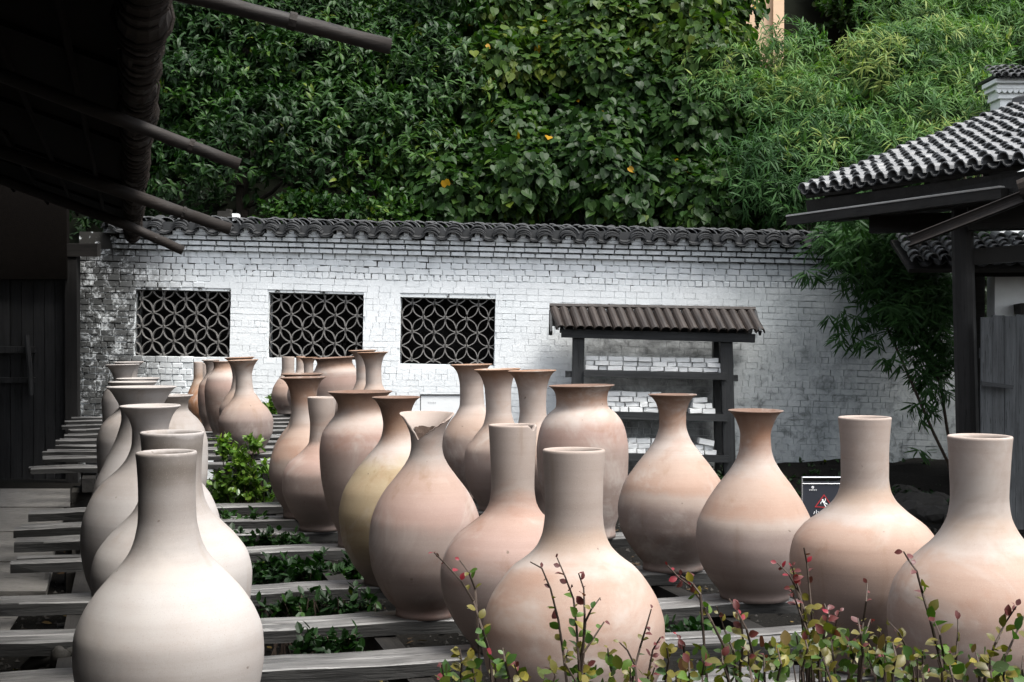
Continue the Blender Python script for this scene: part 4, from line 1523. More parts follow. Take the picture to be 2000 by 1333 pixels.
vase('trumpet vase with tilted rim, middle one of the three leading to the third opening', 979, 10.44, 'tall',
     [(722, 46), (726, 40), (740, 31), (762, 26), (800, 25), (826, 30), (850, 48), (880, 68), (910, 71), (945, 65), (978, 50), (990, 44), (997, 45)], 1.8)
vase('trumpet vase at the back of the right row, rim overlapping the third opening', 926, 11.25, 'tall',
     [(713, 41), (717, 35), (730, 27), (755, 23), (790, 24), (806, 31), (826, 46), (855, 59), (885, 61), (920, 53), (948, 41), (960, 37), (971, 38)], 1.4)

# ------------------------------------------------------------------ signs
cs = thing('caution_sign', 'charcoal caution sign with red triangle in a bright steel frame behind the straight-necked vase', 'sign', P(1608, 1080, 12.4))
cs.location.z = 0
cso = cs.location.copy()
SX = lambda x, y, dy=0.0: Vector((P(x, y, 12.4).x - cso.x, dy, P(x, y, 12.4).z))
k_ = 12.4 / FOC
ctr = SX(1608, 1000)
MB().box((0, 0.012, ctr.z), (80 * k_, 0.018, 118 * k_)).build('panel', M['signdark'], cs)
fr = MB()
for sx in (-1, 1):
    fr.tube([(sx * 42 * k_, 0, 0.02), (sx * 42 * k_, 0, SX(1600, 931).z)], 0.0085, 8)
fr.tube([(-42 * k_, 0, SX(1600, 933).z), (42 * k_, 0, SX(1600, 933).z)], 0.008, 8)
fr.tube([(-42 * k_, -.004, SX(1600, 945).z), (42 * k_, -.004, SX(1600, 945).z)], 0.003, 6)
for sx in (-1, 1):
    fr.tube([(sx * 42 * k_, 0, SX(1600, 1040).z), (sx * 42 * k_, .3, 0.02)], 0.0085, 8)
fr.build('frame', M['steel'], cs)


def flat(name, polys, m, parent, org):
    mb = MB()
    for poly in polys:
        n0 = len(poly)
        v = [SX(x, y, -0.0015) for x, y in poly] + [SX(x, y, 0.001) for x, y in poly]
        mb.add(v, [tuple(range(n0)), tuple(range(2 * n0 - 1, n0 - 1, -1))] + [(i, i + n0, (i + 1) % n0 + n0, (i + 1) % n0) for i in range(n0)])
    return mb.build(name, m, parent)


A3 = [(1609.5, 965.5), (1628, 993), (1591, 991)]
I3 = [(1609.5, 968.6), (1625.2, 991.2), (1594.2, 989.6)]
flat('warning_triangle', [[A3[i], A3[(i + 1) % 3], I3[(i + 1) % 3], I3[i]] for i in range(3)], M['signred'], cs, cso)
fig = [[(1605, 976.5), (1607, 975), (1608.6, 976.3), (1608.2, 978.6), (1606, 979)],                      # head
       [(1607.6, 978.2), (1609.6, 978.6), (1612, 981.5), (1611.2, 985.2), (1608, 983.4), (1606, 980)],     # torso
       [(1610, 979.2), (1611.6, 977), (1611, 974), (1612.4, 974), (1613, 977.2), (1611, 980.6)],          # raised arm
       [(1606.6, 979.6), (1604, 982.4), (1603.4, 985), (1602.2, 984.6), (1603, 981.6), (1606, 978.6)],    # lower arm
       [(1611, 982), (1615.4, 983.4), (1616.2, 986), (1614.8, 986.2), (1614, 984.6), (1610.2, 984.4)],    # leg
       [(1608.4, 983), (1611, 985), (1614, 989.4), (1612, 990.6), (1610, 987.2)]]                         # leg
flat('falling_figure', fig, M['signwhite'], cs, cso)


def ring_poly(cx, cy, r0, r1, n=14):
    o = []
    for i in range(n):
        a0, a1 = 2 * math.pi * i / n, 2 * math.pi * (i + 1) / n
        o.append([(cx + r1 * math.cos(a0), cy + r1 * math.sin(a0)), (cx + r1 * math.cos(a1), cy + r1 * math.sin(a1)),
                  (cx + r0 * math.cos(a1), cy + r0 * math.sin(a1)), (cx + r0 * math.cos(a0), cy + r0 * math.sin(a0))])
    return o


flat('emblem', ring_poly(1587.5, 952.2, 0.9, 2.5), M['signwhite'], cs, cso)
rows_ = []
for i in range(5):
    x = 1580.4 + i * 3.1
    rows_ += [[(x, 956.4), (x + 2.4, 956.4), (x + 2.4, 957.0), (x, 957.0)], [(x + .3, 957.6), (x + 2.1, 957.6), (x + 2.1, 958.1), (x + .3, 958.1)],
              [(x + .9, 956.2), (x + 1.5, 956.2), (x + 1.5, 959), (x + .9, 959)]]
flat('small_print', rows_, M['signwhite'], cs, cso)


def text_mesh(name, body, size, m, parent, loc):
    cu = bpy.data.curves.new(name, 'FONT')
    cu.body = body
    cu.size = size
    cu.extrude = 0.001
    cu.resolution_u = 2
    to = bpy.data.objects.new(name, cu)
    COL.objects.link(to)
    bpy.context.view_layer.update()
    me = bpy.data.meshes.new_from_object(to)
    me.name = name
    bpy.data.objects.remove(to)
    me.materials.clear()
    me.materials.append(m)
    return link(name, me, parent, loc, (R(90), 0, 0))


q = SX(1588, 1006.5, -0.003)
text_mesh('lettering', '\u5c0f\u5fc3\u5730\u6ed1', 12.5 * k_, M['signwhite'], cs, q)

# white notice board by the wall
nb = thing('notice_board', 'blank-looking white notice board with thin dark rim by the wall behind the middle vases', 'board', (P(866, 800, 17.2).x, 17.2, 0))
nbo = nb.location
k2 = 17.2 / FOC
zc = P(866, 815, 17.2).z
MB().box((0, 0, zc), (88 * k2, 0.02, 86 * k2)).build('panel', M['white'], nb)
fr = MB()
fr.box((0, -.004, zc + 43.6 * k2), (90 * k2, 0.035, 2 * k2))
fr.box((-44.6 * k2, -.004, zc), (1.6 * k2, 0.035, 85 * k2)).box((44.6 * k2, -.004, zc), (1.6 * k2, 0.035, 85 * k2))
fr.build('rim', M['rackwood'], nb)
lg = MB()
for sx in (-1, 1):
    lg.box((sx * 36 * k2, 0.03, (zc - 40 * k2) / 2), (0.03, 0.03, zc - 40 * k2))
lg.build('leg', M['rackwoodz'], nb)
gl_ = MB()
for i in range(5):
    p = P(837 + i * 3.4, 786, 17.2)
    gl_.box((p.x - nbo.x, -0.0115, p.z), (2.2 * k2, 0.002, 0.7 * k2)).box((p.x - nbo.x, -0.0115, p.z - 1.6 * k2), (1.7 * k2, 0.002, 0.6 * k2))
gl_.build('faint_print', M['signgrey'], nb)
# ------------------------------------------------------------------ foliage
def T(*rows):
    return np.array(rows, float)


# long drooping leaf, folded on its midrib
ts = [(0.30, .16, -.01), (0.66, .17, -.08)]
LEAF_V = T((0, 0, 0), (.30, .17, .03), (.30, 0, 0), (.30, -.17, .03), (.66, .15, -.07), (.66, 0, -.10), (.66, -.15, -.07), (1, 0, -.30))
LEAF_F = np.array([(0, 2, 1), (0, 3, 2), (1, 2, 5), (1, 5, 4), (2, 3, 6), (2, 6, 5), (4, 5, 7), (5, 6, 7)])
HEART_V = T((0, 0, 0), (-.10, .25, .03), (.12, .46, .05), (.45, .45, .03), (.78, .22, -.02), (1.05, 0, -.12), (.78, -.22, -.02), (.45, -.45, .03), (.12, -.46, .05), (-.10, -.25, .03), (.45, 0, -.05))
HEART_F = np.array([(0, 10, 1), (1, 10, 2), (2, 10, 3), (3, 10, 4), (4, 10, 5), (5, 10, 6), (6, 10, 7), (7, 10, 8), (8, 10, 9), (9, 10, 0)])
BAM_V = T((0, 0, 0), (.35, .055, 0), (.35, -.055, 0), (.70, .042, -.07), (.70, -.042, -.07), (1, 0, -.22))
BAM_F = np.array([(0, 2, 1), (1, 2, 4), (1, 4, 3), (3, 4, 5)])
OVAL_V = T((0, 0, 0), (.25, .24, .03), (.25, -.24, .03), (.65, .26, .0), (.65, -.26, .0), (1, 0, -.06), (.45, 0, -.03))
OVAL_F = np.array([(0, 6, 1), (1, 6, 3), (3, 6, 5), (5, 6, 4), (4, 6, 2), (2, 6, 0)])

GREEN_E = leafmat('evergreen_leaf', [(0, (0.0057, 0.0188, 0.0044)), (.45, (0.0129, 0.0416, 0.0070)), (.8, (0.0322, 0.0805, 0.0097)), (1, (0.1073, 0.1409, 0.0132))], .5, .25, .25)
GREEN_H = leafmat('broad_leaf', [(0, (0.0082, 0.0221, 0.0055)), (.45, (0.0172, 0.0443, 0.0087)), (.8, (0.0411, 0.0790, 0.0110)), (.965, (0.0822, 0.1075, 0.0118)), (1, (0.3426, 0.1897, 0.0118))], .45, .16, .3)
GREEN_B = leafmat('bamboo_leaf', [(0, (0.0149, 0.0449, 0.0130)), (.5, (0.0418, 0.1034, 0.0260)), (.85, (0.0930, 0.1708, 0.0423)), (1, (0.2046, 0.2337, 0.0586))], .55, .18, .3)
GREEN_S = leafmat('privet_leaf', [(0, (.03, .08, .015)), (.5, (.08, .16, .02)), (1, (.22, .30, .04))], .33, .5, .3)


def rnd(n):
    return unit(RNG.normal(size=(n, 3)))


def hill_z(x, y):
    return -0.3 + min(max(y - 21.6, 0) * 1.05, 9.5 + (y - 31) * 0.28)


def crown_points(lumps, per):
    """Twig tips and outward directions on the outer part of leafy lumps."""
    ps, ds, ids = [], [], []
    for i, (c, r) in enumerate(lumps):
        n = int(per * (r / 0.7) ** 2)
        d = rnd(n * 3)
        keep = RNG.random(len(d)) < np.clip(0.45 - d[:, 1] * 0.75 + d[:, 2] * 0.35, 0.04, 1)
        d = d[keep][:n]
        rad = r * (1.0 - 0.45 * RNG.random(len(d)) ** 2.2)
        ps.append(np.array(c) + d * rad[:, None] * np.array([1.15, 0.9, 0.8]))
        ds.append(d)
        ids.append(np.full(len(d), i))
    return np.concatenate(ps), np.concatenate(ds), np.concatenate(ids)


def leaves(kind, p, o, ids, base_tint=0.4, spread=0.18, size=1.0):
    """Leaves round each twig tip; returns verts, tris, tint."""
    n = len(p)
    nl = len(np.unique(ids)) + 1
    lump_t = RNG.normal(0, 0.10, ids.max() + 1)
    twig_t = RNG.normal(0, 0.12, n)
    upv = np.array([0, 0, 1.0])
    if kind == 'ever':
        k, tv, tf = 9, LEAF_V, LEAF_F
    elif kind == 'heart':
        k, tv, tf = 6, HEART_V, HEART_F
    elif kind == 'bamboo':
        k, tv, tf = 9, BAM_V, BAM_F
    else:
        k, tv, tf = 9, OVAL_V, OVAL_F
    P_ = np.repeat(p, k, 0)
    O_ = np.repeat(o, k, 0)
    N = len(P_)
    r1 = rnd(N)
    tang = unit(r1 - O_ * np.sum(r1 * O_, -1, keepdims=True))
    if kind == 'ever':
        ax = O_ * 0.45 + tang * 0.9 + upv * 0.05
        nr = O_ * 0.6 + upv * 0.9 + rnd(N) * 0.15
        sz = RNG.uniform(.11, .19, N) * size
        off = O_ * RNG.uniform(-.10, .05, (N, 1))
    elif kind == 'heart':
        ax = -upv * 0.75 + O_ * 0.45 + rnd(N) * 0.55
        nr = O_ * 0.8 + upv * 0.45 + rnd(N) * 0.45
        sz = RNG.uniform(.085, .175, N) * size
        off = rnd(N) * RNG.uniform(.04, .16, (N, 1))
    elif kind == 'bamboo':
        ax = O_ * 0.55 + tang * 0.85 - upv * 0.30
        nr = O_ * 0.7 + upv * 0.6 + rnd(N) * 0.2
        sz = RNG.uniform(.15, .27, N) * size
        off = rnd(N) * 0.02
    else:
        ax = O_ * 0.6 + tang * 0.9 + upv * 0.25
        nr = O_ * 0.5 + upv * 0.8 + rnd(N) * 0.4
        sz = RNG.uniform(.035, .065, N) * size
        off = O_ * RNG.uniform(-.12, .04, (N, 1))
    v, f = stamp(tv, tf, P_ + off, ax, nr, sz)
    t = base_tint + lump_t[ids].repeat(k) + twig_t.repeat(k) + RNG.normal(0, spread * 0.5, N)
    t = np.clip(t, 0, 0.955)
    t[RNG.random(N) < 0.0025] = 1.0
    return v, f, np.repeat(t, len(tv))


def limb(mb, a, b, r0, r1, sag=0.15, n=5):
    pts, rr = [], []
    for i in range(n + 1):
        t = i / n
        q = Vector(a).lerp(Vector(b), t)
        q += Vector((random.uniform(-.05, .05), random.uniform(-.05, .05), sag * math.sin(math.pi * t)))
        pts.append(q)
        rr.append(r0 + (r1 - r0) * t)
    mb.tube(pts, rr, 6)


def tree(name, label, cat, kind, mat_, region, nl, rr, per, d0, d1, base_px, base_d, tint, group=None, size=1.0, trunk_m=None, culms=0, lean=0.0):
    """region: function(t1, t2) -> photo pixel of a lump centre; d0..d1 the depth range (front low, back high)."""
    lumps = []
    for i in range(nl):
        px_, py_, dd = region()
        dd = dd if dd else random.uniform(d0, d1)
        r = random.uniform(*rr)
        lumps.append((tuple(P(px_, py_, dd)), r))
    bx = P(base_px, 600, base_d)
    bz = max(hill_z(bx.x, base_d), 0) - 0.2 if base_d > 21.5 else 0.0
    base = Vector((bx.x, base_d, bz))
    t = thing(name, label, cat, base, None, group)
    p, o, ids = crown_points(lumps, per)
    v, f, tt_ = leaves(kind, p, o, ids, tint, size=size)
    v = v - np.array(base)
    link('crown', tri_mesh('crown', v, f, mat_, tt_), t)
    cen = np.mean([np.array(l[0]) for l in lumps], 0)
    if culms:
        for k in range(culms):
            c, r = random.choice(lumps)
            mb = MB()
            a = Vector((random.uniform(-.5, .5), random.uniform(-.3, .3), 0))
            b = Vector(c) - base
            mid = a.lerp(b, .55) + Vector((0, .15, .5))
            mb.tube([a, a.lerp(mid, .5) + Vector((0, 0, .25)), mid, mid.lerp(b, .6) + Vector((0, 0, .12)), b], [.03, .028, .024, .016, .006], 6)
            mb.build('culm', M['culm'], t)
    else:
        mb = MB()
        top = Vector(cen) - base + Vector((0, 0.1, 0.2))
        limb(mb, (0, 0, 0), top * 0.6, 0.15, 0.10, 0.05)
        limb(mb, top * 0.6, top, 0.10, 0.06, 0.05)
        mb.build('trunk', M['trunk'], t)
        bm_ = MB()
        for c, r in random.sample(lumps, min(len(lumps), 14)):
            limb(bm_, top * random.uniform(.5, .95), Vector(c) - base, 0.045, 0.012, random.uniform(-.1, .2))
        bm_.build('limbs', M['trunk'], t)
    return t


def rect(x0, x1, y0, y1, d_lo=None, d_hi=None):
    def f():
        x, y = random.uniform(x0, x1), random.uniform(y0, y1)
        d = None
        if d_lo:
            k = (y1 - y) / max(y1 - y0, 1)
            d = d_lo + (d_hi - d_lo) * k + random.uniform(-.5, .5)
        return x, y, d
    return f


TG = 'trees rising behind the white wall'
tree('evergreen_tree', 'dense evergreen tree with drooping pointed leaves beside the dark shed roof', 'tree', 'ever', GREEN_E, rect(310, 640, -60, 330, 22.2, 24.4), 36, (.4, .85), 70, 22, 24, 470, 23.0, .42, TG)
tree('evergreen_tree', 'evergreen tree with yellow-green shoot tips under the end of the highest pole', 'tree', 'ever', GREEN_E, rect(600, 880, -60, 350, 22.2, 24.4), 33, (.4, .85), 70, 22, 24, 740, 23.0, .50, TG)
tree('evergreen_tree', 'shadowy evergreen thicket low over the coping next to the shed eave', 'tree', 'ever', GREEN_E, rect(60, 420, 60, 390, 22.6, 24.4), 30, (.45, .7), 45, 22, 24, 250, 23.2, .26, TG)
tree('small_leaf_bush', 'small-leaved grey-green bush just over the wall coping below the evergreens', 'bush', 'small', GREEN_E, rect(500, 900, 375, 428, 21.4, 22.0), 24, (.25, .4), 150, 21, 22, 690, 21.9, .52, None, size=1.8)
tree('broadleaf_tree', 'broad-leaved tree with large heart-shaped leaves above the third lattice opening', 'tree', 'heart', GREEN_H, rect(870, 1230, 130, 405, 21.7, 23.8), 34, (.35, .8), 115, 22, 24, 1030, 22.8, .40, TG)
tree('broadleaf_tree', 'broad-leaved tree with glossy leaves above the roofed brick stand', 'tree', 'heart', GREEN_H, rect(1180, 1500, 190, 415, 21.7, 23.6), 30, (.35, .75), 115, 22, 24, 1330, 22.8, .36, TG)
tree('broadleaf_tree', 'bright broad-leaved tree at the top centre against the tan building', 'tree', 'heart', GREEN_H, rect(920, 1395, -90, 150, 23.6, 25.6), 56, (.45, .8), 95, 23, 25, 1210, 25.0, .66, TG)
tree('broadleaf_tree', 'fine dull-leaved tree filling the gap between evergreens and broad leaves', 'tree', 'small', GREEN_E, rect(820, 1020, -80, 170, 24.6, 26.0), 26, (.5, .8), 120, 24, 26, 920, 25.6, .50, TG, size=2.2)
BG = 'bamboo clumps behind and beside the wall'
tree('bamboo_clump', 'sunlit bamboo clump billowing over the pavilion roof', 'bamboo', 'bamboo', GREEN_B, rect(1520, 1890, 90, 330, 20.9, 23.2), 50, (.4, .7), 85, 21, 23, 1720, 22.4, .66, BG, culms=9)
tree('bamboo_clump', 'feathery pale bamboo clump spilling between the glossy tree and the billowing bamboo', 'bamboo', 'bamboo', GREEN_B, rect(1360, 1580, 110, 210, 22.0, 23.6), 20, (.35, .55), 85, 22, 23.5, 1480, 22.9, .74, BG, culms=5, size=.85)
tree('bamboo_clump', 'dark lower bamboo fronds hanging behind the left tip of the pavilion roof', 'bamboo', 'bamboo', GREEN_B, rect(1470, 1720, 230, 420, 20.9, 21.8), 26, (.35, .6), 80, 21, 22, 1590, 22.0, .30, BG, culms=5)
tree('bamboo_clump', 'bamboo foliage behind the white round tower at the top right corner', 'bamboo', 'bamboo', GREEN_B, rect(1760, 2120, -60, 130, 24.2, 26.0), 40, (.45, .75), 80, 24, 26, 1900, 25.4, .6, BG, culms=6)
tree('background_tree', 'dull brownish-green tree far up the slope beside the tan building', 'tree', 'small', GREEN_H, rect(1650, 1900, -120, 50, 29, 32), 40, (.7, 1.1), 130, 29, 32, 1660, 31, .45, None, size=2.6)
tree('background_tree', 'dark tree far up the slope behind the evergreens', 'tree', 'small', GREEN_E, rect(200, 900, -160, 60, 27, 30), 46, (.9, 1.3), 110, 27, 30, 560, 29, .35, None, size=2.8)
tree('background_tree', 'dim tree far up the slope behind the bright broad-leaved crown', 'tree', 'small', GREEN_H, rect(880, 1420, -160, 30, 28, 31), 36, (.8, 1.2), 110, 28, 31, 1150, 30, .35, None, size=2.6)
# undergrowth covering the slope, and leaf litter and grit on the yard: nobody could count it
n = 2600
ux, uy = RNG.uniform(-9, 8.5, n), 21.3 + 5.5 * RNG.random(n) ** 1.4
uz = np.array([hill_z(a_, b_) for a_, b_ in zip(ux, uy)]) + RNG.uniform(.0, .55, n)
v, f, tt_ = leaves('ever', np.stack([ux, uy, uz], 1), unit(rnd(n) * .5 + np.array([0, -.6, .7])), np.arange(n) // 15, .22)
tag(link('undergrowth', tri_mesh('undergrowth', v, f, GREEN_E, tt_)), kind='stuff')
GRIT = T((0, 0, .8), (-.7, -.5, 0), (.8, -.4, 0), (.1, .9, 0))
GRITF = np.array([(0, 1, 2), (0, 2, 3), (0, 3, 1)])
n = 9000
gy = 4.5 + 14 * RNG.random(n) ** 1.2
gx = RNG.uniform(-.42, .42, n) * gy
keep = ~((gx < -.25 * gy) & (gy > 12))
gx, gy = gx[keep], gy[keep]
n = len(gx)
v, f = stamp(GRIT, GRITF, np.stack([gx, gy, np.full(n, .004)], 1), unit(rnd(n) * np.array([1, 1, .02]) + 1e-6), np.tile([0, 0, 1.0], (n, 1)), RNG.uniform(.006, .028, n))
tag(link('gravel', tri_mesh('gravel', v, f, M['stone'])), kind='stuff')
n = 1500
ly = 4.8 + 13 * RNG.random(n) ** 1.2
lx = RNG.uniform(-.35, .42, n) * ly
v, f = stamp(OVAL_V, OVAL_F, np.stack([lx, ly, np.full(n, .025)], 1), rnd(n) * np.array([1, 1, .15]), rnd(n) * .35 + np.array([0, 0, 1.0]), RNG.uniform(.03, .075, n))
LITTER = leafmat('dead_leaf', [(0, (.02, .012, .006)), (.6, (.06, .035, .014)), (1, (.12, .085, .02))], .7, .2, .1)
tag(link('fallen_leaves', tri_mesh('fallen_leaves', v, f, LITTER, np.repeat(RNG.random(n), len(OVAL_V)))), kind='stuff')
# two bare bamboo canes at the top right
for (xa, ya, xb, yb_) in ((1776, -20, 1786, 45), (1811, -20, 1810, 50)):
    mb = MB()
    a, b = P(xa, ya, 25.0), P(xb, yb_ + 60, 25.0)
    mb.tube([b, a.lerp(b, .5) + Vector((.01, 0, 0)), a], [.035, .03, .022], 6)
    tag(mb.build('bamboo_cane', M['culm']), 'bare straw-coloured bamboo cane standing out of the foliage at the top right', 'cane', 'bare bamboo canes')

# bamboo hanging in the shade in front of the wall's right end
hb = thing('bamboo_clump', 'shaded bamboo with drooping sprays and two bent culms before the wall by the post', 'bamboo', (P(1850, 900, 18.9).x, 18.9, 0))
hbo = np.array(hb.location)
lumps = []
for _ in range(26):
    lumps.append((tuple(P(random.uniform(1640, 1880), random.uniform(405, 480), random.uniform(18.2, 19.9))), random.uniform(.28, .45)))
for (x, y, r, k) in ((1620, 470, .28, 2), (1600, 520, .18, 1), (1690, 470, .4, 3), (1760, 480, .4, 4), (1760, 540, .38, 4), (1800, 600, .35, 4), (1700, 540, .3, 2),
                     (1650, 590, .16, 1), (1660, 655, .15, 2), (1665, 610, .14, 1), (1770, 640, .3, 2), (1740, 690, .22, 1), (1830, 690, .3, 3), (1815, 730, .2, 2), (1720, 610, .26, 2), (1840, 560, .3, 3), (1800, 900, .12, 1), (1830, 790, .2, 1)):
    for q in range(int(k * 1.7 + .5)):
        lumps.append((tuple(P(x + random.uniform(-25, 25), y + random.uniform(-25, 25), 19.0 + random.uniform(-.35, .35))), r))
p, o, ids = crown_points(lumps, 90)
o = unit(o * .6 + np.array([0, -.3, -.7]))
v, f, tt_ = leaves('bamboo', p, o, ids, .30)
link('foliage', tri_mesh('foliage', v - hbo, f, GREEN_B, tt_ * .55), hb)  # leaf tint scaled down to paint in the shade
for pts in (((1852, 905), (1825, 850), (1790, 770), (1755, 690), (1715, 600), (1690, 520), (1680, 450)), ((1860, 900), (1850, 840), (1838, 760), (1815, 680), (1790, 590), (1770, 480))):
    q = [P(x, y, 18.9) - hb.location for x, y in pts]
    q = [Vector((q[0].x + .04, 0, 0))] + q
    MB().tube(q, [.022, .022, .021, .02, .018, .015, .012, .008][:len(q)], 7).build('culm', M['twig'], hb)

# ------------------------------------------------------------------ rubble bank under the bamboo
for i in range(36):
    x = random.uniform(1570, 1930)
    d = random.uniform(15.5, 19.4)
    s = random.uniform(.07, .24)
    q = P(x, 640, d)
    mb = bmesh.new()
    bmesh.ops.create_icosphere(mb, subdivisions=2, radius=1)
    for vtx in mb.verts:
        vtx.co *= 1 + 0.35 * mnoise.noise(vtx.co * 1.6 + Vector((i * 3.1, 0, 0)))
    me = bpy.data.meshes.new('stone')
    mb.to_mesh(me)
    mb.free()
    me.materials.append(M['stone'])
    o = link('stone', me, None, (q.x, d, s * .3), (random.uniform(-.3, .3), random.uniform(-.3, .3), random.uniform(0, 6)), (s * 1.3, s, s * .7))
    tag(o, 'dark stone in the rubble at the foot of the wall under the bamboo', 'stone', 'stones at the foot of the wall')
bank = MB()
nx, ny = 40, 10
vs, fs = [], []
for j in range(ny + 1):
    for i in range(nx + 1):
        x = 1.8 + 4.6 * i / nx
        y = 17.4 + 2.55 * j / ny
        k = math.sin(math.pi * min(1, j / ny * .6 + .0)) * math.sin(math.pi * min(max(i / nx, 0.02), .75) / 1.5)
        vs.append((x, y, -0.03 + 0.34 * k + 0.10 * mnoise.noise(Vector((x * 2, y * 2, 0))) * k))
for j in range(ny):
    for i in range(nx):
        a = j * (nx + 1) + i
        fs.append((a, a + 1, a + nx + 2, a + nx + 1))
tag(bank.add(vs, fs).build('earth_bank', M['earth'], smooth=True), kind='structure')
n = 700
wx, wy = RNG.uniform(2.0, 6.3, n), RNG.uniform(16.4, 19.7, n)
wz = 0.02 + 0.28 * np.clip((wy - 17.4) / 2.3, 0, 1) * RNG.uniform(.4, 1.0, n)
v, f, tt_ = leaves('small', np.stack([wx, wy, wz], 1), unit(rnd(n) * .5 + np.array([0, -.2, 1.0])), np.arange(n) // 20, .18, size=1.3)
tag(link('weeds', tri_mesh('weeds', v, f, GREEN_E, tt_)), kind='stuff')

# ------------------------------------------------------------------ shrubs between and under the racks
def shrub(label, pts, per, tint, size, stems, name='shrub', cat='shrub', kind='small', mat_=None):
    """pts: (px, py, depth, radius m) leafy lumps; stems: (px base, px tip, tip y, depth)."""
    d = pts[0][2]
    bx = P(sum(p[0] for p in pts) / len(pts), 640, d)
    t = thing(name, label, cat, (bx.x, d, 0))
    b = np.array(t.location)
    lumps = [(tuple(P(x, y, dd)), r) for x, y, dd, r in pts]
    ps, ds, ii = [], [], []
    for i, (c, r) in enumerate(lumps):
        n = int(per * (r / .3) ** 2) + 8
        dv = rnd(n)
        ps.append(np.array(c) + dv * (r * RNG.random((n, 1)) ** .4))
        ds.append(unit(dv + np.array([0, 0, .6])))
        ii.append(np.full(n, i))
    p, o, ids = np.concatenate(ps), np.concatenate(ds), np.concatenate(ii)
    v, f, tt_ = leaves(kind, p, o, ids, tint, size=size)
    link('foliage', tri_mesh('foliage', v - b, f, mat_ or GREEN_S, tt_), t)
    mb = MB()
    for (c, r) in lumps:
        for _ in range(stems):
            a = Vector((b[0] + random.uniform(-.25, .25), d + random.uniform(-.15, .15), 0))
            e = Vector(c) + Vector((random.uniform(-r, r), random.uniform(-r, r), random.uniform(0, r))) * .7
            mid = a.lerp(e, .5) + Vector((random.uniform(-.06, .06), 0, random.uniform(-.03, .03)))
            mb.tube([a - Vector(b), mid - Vector(b), e - Vector(b)], [.009, .007, .003], 5)
    mb.build('stems', M['twig'], t)
    return t


shrub('bright yellow-green shrub growing up through the gap between the two racks', [(470, 935, 11.6, .17), (440, 955, 11.6, .15), (500, 955, 11.6, .17), (470, 900, 11.6, .12), (440, 880, 11.6, .07), (435, 865, 11.6, .05), (497, 865, 11.6, .06), (510, 930, 11.7, .12), (455, 975, 11.7, .18), (520, 970, 11.8, .16), (420, 970, 11.8, .12), (485, 990, 11.8, .2)], 62, .52, 1.15, 2)
shrub('low green hedge plant glimpsed between the near rack planks left of the slender pink bottle', [(500 + 22 * i, 1115 + random.uniform(-8, 8), 8.55, .07) for i in range(10)] + [(500 + 40 * i, 1126, 8.4, .06) for i in range(5)], 90, .12, 1.1, 1, mat_=GREEN_E)
shrub('green shoots showing between the rear planks of the near rack', [(440 + 26 * i, 1024 + random.uniform(-5, 5), 10.3, .05) for i in range(4)] + [(460 + 30 * i, 1058, 9.5, .05) for i in range(5)], 120, .28, 1.1, 1, mat_=GREEN_E)
shrub('leggy sparse bush with brown stems under the near rack before the mauve vase', [(540 + 30 * i, 1184 + random.uniform(-6, 6), 7.3, .07) for i in range(7)] + [(600 + 40 * i, 1255, 6.4, .06) for i in range(3)], 9, .15, 1.0, 6, mat_=GREEN_E)
shrub('weedy plant at the wall foot behind the far rack', [(533, 790, 19.3, .10), (545, 775, 19.3, .08), (528, 800, 19.3, .10), (512, 812, 19.2, .12)], 30, .5, 1.6, 1, 'weed', 'weed')
shrub('dark tuft of leaves under the right end of the near rack', [(1310 + 30 * i, 1240 + random.uniform(-4, 4), 6.6, .05) for i in range(3)], 50, .2, 1.0, 1, mat_=GREEN_E)
# stumps and stones under the rack
for (x, y, d, r, h, nm, lab, cat, m) in ((600, 1262, 6.25, .13, .42, 'stump', 'brown cut stump standing under the near rack left of the mauve vase', 'stump', 'brownstone'),
                                         (1342, 1190, 6.9, .12, .38, 'stump', 'rounded brown stump under the near rack below the pear-shaped vases', 'stump', 'brownstone'),
                                         (160, 955, 11.9, .14, .34, 'stone', 'rounded dark stone block at the foot of the far rack by the paving', 'stone', 'stone'),
                                         (205, 990, 11.0, .12, .3, 'stone', 'flat dark stone beside the left ends of the near rack planks', 'stone', 'stone')):
    q = P(x, 640, d)
    v, f = lathe([(0.01, h), (r * .7, h), (r * .95, h - .04), (r, h * .5), (r * 1.08, 0.0)], 18)
    v = [(a * (1 + .1 * mnoise.noise(Vector((a * 9, b * 9, c * 9)))), b, c * (1 + .05 * math.sin(a * 30))) for a, b, c in v]
    tag(MB().add(v, f).build(nm, M[m], None, smooth=True, loc=(q.x, d, 0)), lab, cat)
# gnarled driftwood on the ground by the front left vase
q0 = P(40, 1300, 6.2)
lg_ = thing('root', 'gnarled dark root lying under the near rack beside the frontmost left vase', 'root', (P(110, 640, 6.3).x, 6.3, 0))
g = MB()
g.tube([P(45, 1310, 6.3) - lg_.location, P(75, 1290, 6.3) - lg_.location, P(110, 1278, 6.3) - lg_.location, P(145, 1272, 6.3) - lg_.location, P(190, 1290, 6.3) - lg_.location], [.02, .035, .05, .04, .05], 8, wob=.12)
g.tube([P(108, 1300, 6.25) - lg_.location, P(118, 1280, 6.25) - lg_.location, P(112, 1268, 6.3) - lg_.location], [.035, .045, .03], 8, wob=.15)
g.tube([P(110, 1278, 6.3) - lg_.location, P(112, 1340, 6.3) - lg_.location, Vector((0, 0, 0))], [.05, .05, .07], 8, wob=.15)
g.build('wood', M['stone'], lg_, smooth=True)

